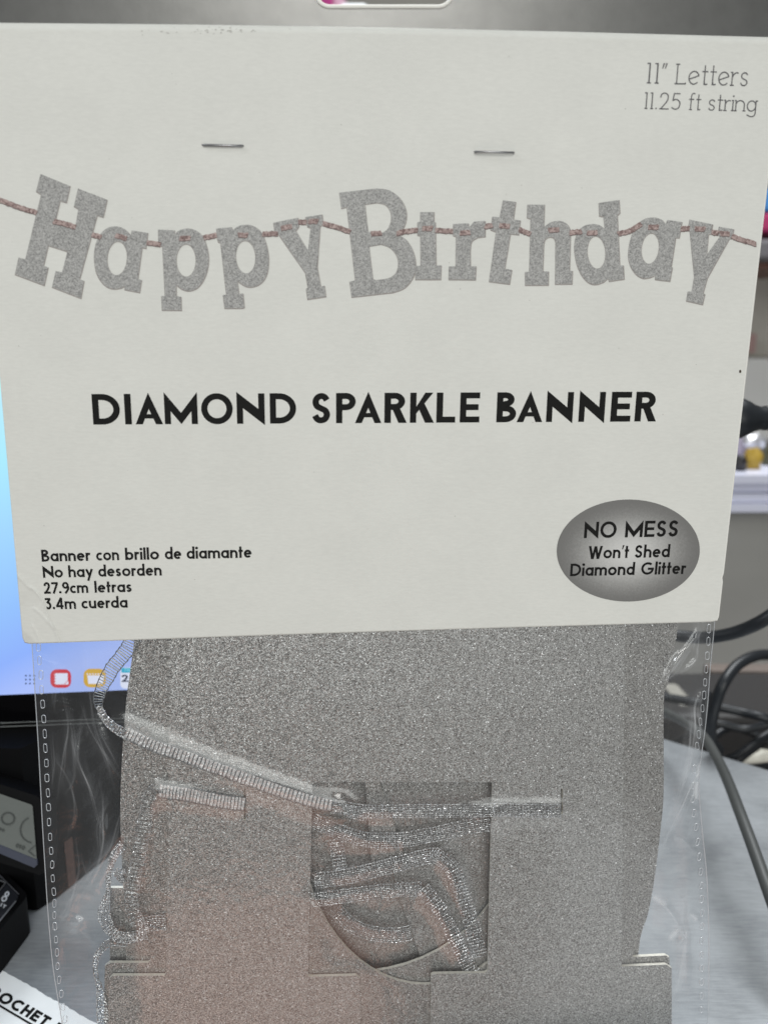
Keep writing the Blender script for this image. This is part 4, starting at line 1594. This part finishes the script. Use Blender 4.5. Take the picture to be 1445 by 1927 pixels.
def ribbon(pts, wpx, pitch=6.4, dense=False, thick=.16, twist=None, single=False, sheer=True, beads=.42):
    """pts: (px, py, d mm).  Ladder of cross threads between two looped edges."""
    P = np.array(crom(pts, 14))
    seg = np.hypot(np.diff(P[:, 0]), np.diff(P[:, 1]))
    s = np.concatenate([[0], np.cumsum(seg)])
    n = max(4, int(s[-1] / pitch))
    S_ = np.linspace(0, s[-1], n)
    X = np.interp(S_, s, P[:, 0]); Y = np.interp(S_, s, P[:, 1]); Dm = np.interp(S_, s, P[:, 2])
    tx = np.gradient(X); ty = np.gradient(Y)
    ln = np.hypot(tx, ty) + 1e-9
    nx_, ny_ = -ty / ln, tx / ln
    if twist is not None:
        ww = np.interp(S_ / s[-1], [t[0] for t in twist], [t[1] for t in twist]) * wpx / 2
    else:
        ww = np.full(n, wpx / 2)
    edge = [[], []]
    wr = random.random() * 6
    for i in range(n):
        for dbl in ((0,) if dense or single else (-.17, .17)):
            j0 = random.uniform(-.7, .7); j1 = random.uniform(-.7, .7)
            o0 = dbl * pitch
            a = (X[i] + nx_[i] * ww[i] + tx[i] / ln[i] * (j0 + o0), Y[i] + ny_[i] * ww[i] + ty[i] / ln[i] * (j0 + o0))
            b_ = (X[i] - nx_[i] * ww[i] + tx[i] / ln[i] * (j1 + o0), Y[i] - ny_[i] * ww[i] + ty[i] / ln[i] * (j1 + o0))
            dz = random.uniform(-.05, .05)
            RIB.tube([PK(*a, (Dm[i] + dz) * MM), PK((a[0] + b_[0]) / 2, (a[1] + b_[1]) / 2, (Dm[i] + .08 + dz) * MM), PK(*b_, (Dm[i] + dz) * MM)], thick * MM * random.uniform(.8, 1.2), 5, 1 if single else 0)
        for q, sg in enumerate((1, -1)):
            r_ = random.uniform(-1, 1) * (1.2 if i % 2 else .5)
            edge[q].append(PK(X[i] + sg * nx_[i] * (ww[i] + r_), Y[i] + sg * ny_[i] * (ww[i] + r_), (Dm[i] + .10 + .08 * (i % 2)) * MM))
    for e_ in edge:
        RIB.tube(e_, [(.13 + .10 * (i % 2)) * MM for i in range(n)], 6, 1 if single else 0)
    if single and sheer:
        vs, fs = [], []
        for i in range(n):
            for sg in (.92, -.92):
                vs.append(PK(X[i] + sg * nx_[i] * ww[i], Y[i] + sg * ny_[i] * ww[i], (Dm[i] - .22) * MM))
        for i in range(n - 1):
            fs.append((2 * i, 2 * i + 1, 2 * i + 3, 2 * i + 2))
        RIB.add(vs, fs, 3)
    if dense:
        for fr in (-.62, -.36, -.1, .16, .42, .68):
            L_ = [PK(X[i] + nx_[i] * ww[i] * fr + random.uniform(-.5, .5), Y[i] + ny_[i] * ww[i] * fr + random.uniform(-.5, .5), (Dm[i] + (.16 if (i + int(fr * 10)) % 2 else -.05)) * MM) for i in range(n)]
            RIB.tube(L_, [(.12 + .08 * ((i * 7 + int(fr * 50)) % 3 == 0)) * MM for i in range(n)], 5)
        # added pale beads, painted glints where the weave crests
        for i in range(n):
            for fr in (-.95, -.5, -.22, .04, .3, .56, .95):
                p_ = beads * (1.5 if abs(fr) > .9 else .55 + .55 * math.sin(i * .35 + wr))
                if random.random() < p_:
                    c_ = PK(X[i] + nx_[i] * ww[i] * fr + random.uniform(-1, 1), Y[i] + ny_[i] * ww[i] * fr + random.uniform(-1, 1), (Dm[i] + .22) * MM)
                    rr = random.uniform(.17, .36) * MM
                    ax = Vector((nx_[i], 0, -ny_[i])) * rr * 1.4; ay = Vector((tx[i] / ln[i], 0, -ty[i] / ln[i])) * rr * .8
                    az = NRM * rr * .6
                    RIB.add([c_ + ax, c_ + ay, c_ - ax, c_ - ay, c_ + az, c_ - az], [(0, 1, 4), (1, 2, 4), (2, 3, 4), (3, 0, 4), (1, 0, 5), (2, 1, 5), (3, 2, 5), (0, 3, 5)], 2)


top_line = [(238, 1372), (300, 1396), (370, 1424), (440, 1450), (520, 1480), (590, 1503), (640, 1512), (700, 1520), (780, 1517), (860, 1518), (930, 1520), (1000, 1522), (1054, 1523)]
# loop from under the card round the left side
ribbon([(252, 1196, 1.0), (240, 1222, 1.2), (214, 1255, 1.5), (196, 1286, 1.7), (186, 1312, 1.8), (187, 1330, 1.8)], 27, 4.7, thick=.20, single=True, sheer=False, twist=[(0, 1), (.6, .95), (.85, .75), (1, .5)])
ribbon([(187, 1330, 1.8), (196, 1350, 1.8), (214, 1368, 1.8), (236, 1381, 1.9)], 17, 5.0, dense=True, twist=[(0, .6), (.5, .85), (1, 1)])
ribbon([(236, 1378, 1.9), (290, 1403, 1.9), (350, 1424, 1.9), (440, 1457, 1.9), (520, 1486, 1.9), (590, 1508, 1.8), (625, 1516, 1.6)], 23, 7.4, thick=.175, single=True)
ribbon([(625, 1516, 1.4), (690, 1527, 1.0), (780, 1526, 1.1), (860, 1526, 1.4), (930, 1524, 1.8)], 24, 6.2, dense=True, thick=.14)
ribbon([(930, 1524, 1.8), (1000, 1526, 1.9), (1054, 1526, 1.3)], 24, 5.4, dense=True)
# second strip, from the left slit and down the left side
ribbon([(461, 1514, 1.3), (410, 1507, 1.8), (350, 1495, 1.8), (300, 1488, 1.8)], 26, 6.2, thick=.15, single=True)
ribbon([(296, 1484, 1.9), (282, 1500, 1.9), (274, 1540, 1.8), (264, 1600, 1.8), (252, 1660, 1.8), (248, 1705, 1.7), (262, 1740, 1.5)], 24, 7.5, thick=.10)
ribbon([(262, 1742, 1.2), (285, 1738, .6), (312, 1736, .3)], 27, 5.0, dense=True)
# wriggling part at the left edge of the stack
ribbon([(232, 1590, -.6), (214, 1612, -.4), (206, 1645, -.2), (203, 1680, 0), (196, 1715, .2), (205, 1745, .3), (222, 1764, .3)], 18, 5.0, dense=True, twist=[(0, 1), (.3, .5), (.5, .35), (.75, 1.3), (1, .9)])
ribbon([(222, 1764, .4), (250, 1764, .6), (275, 1757, .6)], 20, 5.0, dense=True)
ribbon([(238, 1772, .2), (205, 1775, .2), (184, 1798, .2), (180, 1830, .2), (190, 1870, .2), (195, 1930, .2), (200, 2000, .2)], 20, 5.0, dense=False, twist=[(0, .9), (.2, .5), (.4, .3), (.6, 1.0), (1, 1.2)])
ribbon([(236, 1640, -.4), (218, 1640, -.3), (232, 1660, -.3)], 9, 4.0, dense=True)
# strips crossing the window
ribbon([(590, 1545, -1.0), (640, 1566, -1.0), (690, 1580, -1.0), (760, 1580, -1.0), (830, 1567, -.8), (880, 1556, -.6), (922, 1549, -.5)], 27, 5.2, dense=True)
ribbon([(655, 1528, -1.3), (690, 1534, -1.3)], 22, 5.0, dense=True)
ribbon([(632, 1580, -1.6), (636, 1606, -1.6), (640, 1634, -1.6)], 24, 5.2, dense=True)
ribbon([(592, 1658, -1.2), (660, 1648, -1.0), (740, 1628, -.8), (800, 1612, -.6), (826, 1610, -.6)], 28, 5.2, dense=True)
ribbon([(815, 1606, -.4), (850, 1634, -.4), (872, 1690, -.5), (890, 1750, -.6), (902, 1800, -.6)], 28, 5.4, dense=True)
ribbon([(584, 1695, -.6), (650, 1686, -.5), (720, 1677, -.4), (792, 1673, -.3)], 25, 5.2, dense=True, thick=.13)
ribbon([(796, 1672, -.1), (826, 1710, -.1), (856, 1766, -.3), (880, 1815, -.4), (892, 1835, -.4)], 26, 5.2, dense=True)
ribbon([(632, 1712, -2.4), (662, 1742, -2.2), (700, 1756, -2.2), (740, 1760, -2.2), (772, 1755, -2.4)], 27, 5.6, dense=True, beads=.16)
rb = RIB.build('silver_ribbon', [M['ribbon'], M['thread'], M['glint_bead'], M['sheer']])
tag(rb, 'silver woven ribbon threaded through the glitter letters inside the bag', 'ribbon')

# ---- clear bag
LX = ([1150, 1212, 1420, 1560, 1640, 1706, 1800, 1839, 1927, 2110], [57, 61, 74, 81, 86, 90, 98, 103, 118, 140])
RX = ([1150, 1173, 1261, 1311, 1375, 1438, 1476, 1560, 1641, 1742, 1843, 1927, 2110], [1345, 1344, 1335, 1332, 1326, 1316, 1313, 1320, 1329, 1333, 1333, 1331, 1325])


def smooth_interp(y, xs, vs):
    return np.interp(y, xs, vs)


ucol = np.unique(np.concatenate([np.linspace(0, .14, 112), np.linspace(.14, .91, 170), np.linspace(.91, 1, 74)]))
vrow = np.concatenate([np.linspace(1150, 1940, 400), np.linspace(1946, 2110, 24)])
U, V = np.meshgrid(ucol, vrow)
ker = np.ones(9) / 9
yy = np.linspace(1150, 2110, 400)
lxs = np.convolve(np.pad(np.interp(yy, *LX), 12, mode='edge'), np.ones(25) / 25, 'valid')
rxs = np.convolve(np.pad(np.interp(yy, *RX), 12, mode='edge'), np.ones(25) / 25, 'valid')
XL = np.interp(V, yy, lxs); XR = np.interp(V, yy, rxs)
BX = XL + (XR - XL) * U
BY = V
sstep = lambda a, b_, x: (lambda t: t * t * (3 - 2 * t))(np.clip((x - a) / (b_ - a), 0, 1))
hb = 2.55 * sstep(20, 165, BX - XL) * sstep(20, 100, XR - BX)
hb = np.minimum(hb, 1.35 + 1.3 * sstep(1190, 1420, BY))
# sag into the window
win = sstep(585, 640, BX) * sstep(925, 880, BX) if False else (sstep(580, 640, BX) * (1 - sstep(870, 928, BX)) * sstep(1470, 1530, BY) * (1 - sstep(1790, 1840, BY)))
hb -= 0.55 * win


def ridge(line, sig, amp):
    return amp * np.exp(-(polydist(BX, BY, line) / sig) ** 2)


hb += ridge([(238, 1380), (300, 1404), (440, 1456), (590, 1507), (640, 1517)], 26, 1.7)
hb += ridge([(640, 1517), (700, 1526), (800, 1526), (930, 1524), (1054, 1524)], 24, 1.35)
hb += ridge([(300, 1490), (350, 1495), (440, 1508)], 22, 1.2)
hb += ridge([(290, 1490), (274, 1540), (250, 1680), (255, 1735)], 16, .7)
hb += ridge([(640, 1566), (690, 1580), (760, 1580), (922, 1549)], 22, 1.0)
hb += ridge([(640, 1650), (740, 1628), (822, 1608), (850, 1634), (880, 1720)], 22, 1.0)
hb += ridge([(600, 1693), (720, 1677), (794, 1672), (826, 1710), (870, 1790)], 22, 1.1)
hb += ridge([(640, 1725), (700, 1752), (770, 1756)], 24, 1.1)
# crinkles in the loose margins
WR = [([(98, 1228), (104, 1290), (100, 1345)], 4, .22), ([(146, 1310), (176, 1380), (206, 1440), (232, 1470)], 5, .34), ([(180, 1340), (200, 1400), (224, 1452)], 4, .26), ([(205, 1500), (190, 1560), (196, 1620)], 5, .3), ([(150, 1600), (172, 1660), (196, 1700)], 5, .3), ([(232, 1560), (206, 1600), (176, 1640), (140, 1690), (112, 1706)], 6, .4), ([(112, 1735), (132, 1722), (150, 1738), (128, 1750), (114, 1744)], 4, .3), ([(120, 1500), (138, 1470), (142, 1420), (134, 1380)], 5, .32), ([(150, 1200), (168, 1300), (196, 1420), (222, 1500)], 5, .35), ([(112, 1290), (128, 1370), (118, 1450), (108, 1520)], 5, .30),
      ([(128, 1330), (146, 1420), (176, 1510), (205, 1590)], 6, .40), ([(98, 1420), (132, 1470), (138, 1530), (118, 1590)], 5, .30),
      ([(236, 1500), (212, 1590), (160, 1680), (104, 1752)], 7, .45), ([(180, 1450), (196, 1540), (190, 1620), (150, 1720)], 6, .40),
      ([(140, 1560), (150, 1640), (128, 1720), (112, 1740)], 5, .35), ([(100, 1780), (140, 1742), (190, 1722)], 6, .35),
      ([(110, 1720), (150, 1752), (200, 1800)], 5, .3), ([(160, 1330), (150, 1420), (165, 1480)], 4, .25), ([(95, 1360), (104, 1430), (100, 1500)], 4, .25),
      ([(1332, 1165), (1300, 1212), (1262, 1262), (1240, 1290)], 4, .45), ([(1309, 1160), (1311, 1215), (1307, 1247), (1258, 1277)], 3.5, .45),
      ([(1292, 1220), (1270, 1245), (1262, 1262)], 4, .3), ([(1334, 1288), (1312, 1322), (1303, 1400), (1286, 1470), (1262, 1530), (1240, 1585)], 4.5, .5),
      ([(1324, 1300), (1318, 1345), (1310, 1400), (1296, 1460)], 3.5, .35), ([(1318, 1440), (1292, 1495), (1266, 1550), (1246, 1596)], 4, .55),
      ([(1303, 1330), (1297, 1400), (1283, 1450), (1266, 1500)], 3.5, .35), ([(1262, 1566), (1290, 1584), (1306, 1612)], 3.5, .25),
      ([(1236, 1690), (1262, 1720), (1282, 1766), (1270, 1790)], 5, .30), ([(1266, 1745), (1288, 1760), (1262, 1785)], 4, .3), ([(1296, 1715), (1310, 1728), (1300, 1732)], 3.5, .25),
      ([(1288, 1650), (1284, 1720), (1290, 1800), (1276, 1880)], 5, .22), ([(1300, 1790), (1286, 1850), (1272, 1930)], 4, .25), ([(1290, 1770), (1278, 1840), (1266, 1900)], 4, .22)]
film_sheen = np.zeros_like(hb)  # bright reflections and haze painted onto the front film


def ridge_t(line, sig, amp):
    """ridge that dies away towards both ends"""
    q = crom(line, 6)
    n_ = len(q) - 1
    best = np.full(hb.shape, 1e9)
    par = np.zeros(hb.shape)
    x_, y_ = BX, BY
    for i_ in range(n_):
        (x0, y0), (x1, y1) = q[i_], q[i_ + 1]
        dx, dy = x1 - x0, y1 - y0
        t = np.clip(((x_ - x0) * dx + (y_ - y0) * dy) / (dx * dx + dy * dy), 0, 1)
        dd = np.hypot(x_ - x0 - t * dx, y_ - y0 - t * dy)
        cl = dd < best
        best = np.where(cl, dd, best)
        par = np.where(cl, (i_ + t) / n_, par)
    out = np.sin(np.pi * np.clip(par, 0, 1)) ** 1.2 * np.exp(-(best / sig) ** 2)
    return amp * out


wob = 2.6 * np.sin(BY / 41 + BX / 29) + .8 * np.sin(BY / 13 - BX / 19)
mod = .35 + .65 * (0.5 + 0.5 * np.sin(BY / 23.0 + BX / 13.0)) * (0.5 + 0.5 * np.sin(BY / 61.0 - BX / 37.0 + 1))
BX0 = BX
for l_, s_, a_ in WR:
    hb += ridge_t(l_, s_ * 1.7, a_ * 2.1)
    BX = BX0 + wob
    film_sheen += ridge_t(l_, 1.15, a_ * .75) * mod
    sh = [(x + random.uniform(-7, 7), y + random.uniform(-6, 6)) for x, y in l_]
    film_sheen += ridge_t(sh, 1.1, a_ * .5) * mod
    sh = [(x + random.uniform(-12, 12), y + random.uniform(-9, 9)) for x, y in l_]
    film_sheen += ridge_t(sh, 3.0, a_ * .10) * mod
    film_sheen += ridge_t(l_, 15, a_ * .06)
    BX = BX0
film_sheen += ridge([(215, 1610), (180, 1690), (130, 1750)], 22, .10) + ridge([(230, 1640), (190, 1720)], 18, .08)
film_sheen += ridge([(1232, 1690), (1250, 1700)], 5, .30) + ridge([(1262, 1765), (1272, 1752)], 5, .32) + ridge([(1300, 1722), (1308, 1730)], 4, .2)
film_sheen += ridge([(1316, 1440), (1312, 1460)], 4, .30) + ridge([(1310, 1475), (1308, 1500)], 5, .38)
nz = np.zeros_like(hb)
for k_ in range(14):
    a_ = random.uniform(-1.1, 1.1); f_ = random.uniform(18, 60)
    nz += np.sin((BX * math.cos(a_) + BY * math.sin(a_)) / f_ + random.uniform(0, 6)) * f_ / 60
marg = np.clip(1 - sstep(60, 240, BX - XL) * sstep(30, 130, XR - BX), 0.12, 1) * sstep(0, 30, BX - XL) * sstep(0, 25, XR - BX)
hb += .10 * nz * marg
ny, nx = BX.shape
P = [PK(float(BX[j, i]), float(BY[j, i]), float(hb[j, i]) * MM) for j in range(ny) for i in range(nx)]
F = [(j * nx + i, (j + 1) * nx + i, (j + 1) * nx + i + 1, j * nx + i + 1) for j in range(ny - 1) for i in range(nx - 1)]
mi = [0] * len(F)
# rear sheet
uc = np.linspace(0, 1, 120); vr = np.linspace(1150, 2110, 90)
U, V = np.meshgrid(uc, vr)
xl = np.interp(V, yy, lxs); xr = np.interp(V, yy, rxs)
GX = xl + (xr - xl) * U
hr = -8.6 * sstep(20, 190, GX - xl) * sstep(20, 120, xr - GX) - .02
nz = np.zeros_like(hr)
for k_ in range(10):
    a_ = random.uniform(-1.0, 1.0); f_ = random.uniform(14, 50)
    nz += np.sin((GX * math.cos(a_) + V * math.sin(a_)) / f_ + random.uniform(0, 6)) * f_ / 50
hr += .16 * nz * sstep(0, 40, GX - xl) * sstep(0, 30, xr - GX)
base = len(P)
ry, rx = GX.shape
P += [PK(float(GX[j, i]), float(V[j, i]), float(hr[j, i]) * MM) for j in range(ry) for i in range(rx)]
F2 = [(base + j * rx + i, base + j * rx + i + 1, base + (j + 1) * rx + i + 1, base + (j + 1) * rx + i) for j in range(ry - 1) for i in range(rx - 1)]
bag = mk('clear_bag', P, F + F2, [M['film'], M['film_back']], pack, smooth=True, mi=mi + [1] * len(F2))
at_ = bag.data.attributes.new('film_sheen', 'FLOAT', 'POINT')
at_.data.foreach_set('value', np.concatenate([np.clip(film_sheen * np.where(BX < 300, .62, 1.15), 0, .75).ravel(), np.zeros(GX.size)]).astype(np.float32))
for nm, xs in (('side_seam', lxs), ('side_seam', rxs)):
    mb = MB()
    ii = range(0, 400, 3)
    mb.tube([PK(float(xs[i]), float(yy[i]), 0.02 * MM) for i in ii], .17 * MM, 6)
    mb.build(nm, M['seam'], bag, smooth=True)
# perforations: little melted rims along both seams
mbp = MB()
rr_ = [Vector((x, 0, z)) for x, z in rrect(0, 0, 3.4, 8.2, 3.2, 4)]
scl = 0.000186
rg = [p * scl for p in rr_]
mbp.tube(rg + [rg[0], rg[1]], .13 * MM, 6, cap=False)
PL = [(73, 1218), (75, 1243), (78, 1270), (79, 1298), (81, 1325), (83, 1353), (85, 1381), (86, 1408), (88, 1436), (89, 1464), (91, 1492), (92, 1519), (93, 1547), (95, 1575), (97, 1601), (99, 1627), (100, 1653), (102, 1678), (103, 1700), (103, 1722), (104, 1743), (106, 1768), (108, 1792), (109, 1818), (112, 1844), (116, 1870), (119, 1895), (123, 1918)]
PRT = [(1333, 1183), (1332, 1207), (1330, 1234), (1328, 1259), (1326, 1284), (1324, 1308), (1321, 1333), (1317, 1358), (1314, 1382), (1311, 1404), (1306, 1447), (1303, 1478), (1303, 1503), (1305, 1530), (1309, 1556), (1312, 1584), (1315, 1612), (1318, 1640), (1319, 1666), (1319, 1692), (1320, 1718), (1320, 1743), (1319, 1770), (1319, 1797), (1319, 1822), (1319, 1848), (1319, 1874), (1319, 1900)]
proto = None
for lst, xs in ((PL, lxs), (PRT, rxs)):
    for (x, y) in lst:
        c = PK(x, y, .30 * MM)
        if proto is None:
            proto = mbp.build('perforation', M['perf'], None, smooth=True, recenter=False)
            o = proto
        else:
            o = proto.copy()
            COL.objects.link(o)
        sl = (np.interp(y + 20, yy, xs) - np.interp(y - 20, yy, xs)) / 40
        o.location = c
        o.rotation_euler = (0, math.atan(sl) + random.uniform(-.06, .06), YAW)
        o.scale = (random.uniform(.8, 1.1), 1, random.uniform(.9, 1.06))
        attach(o, bag)
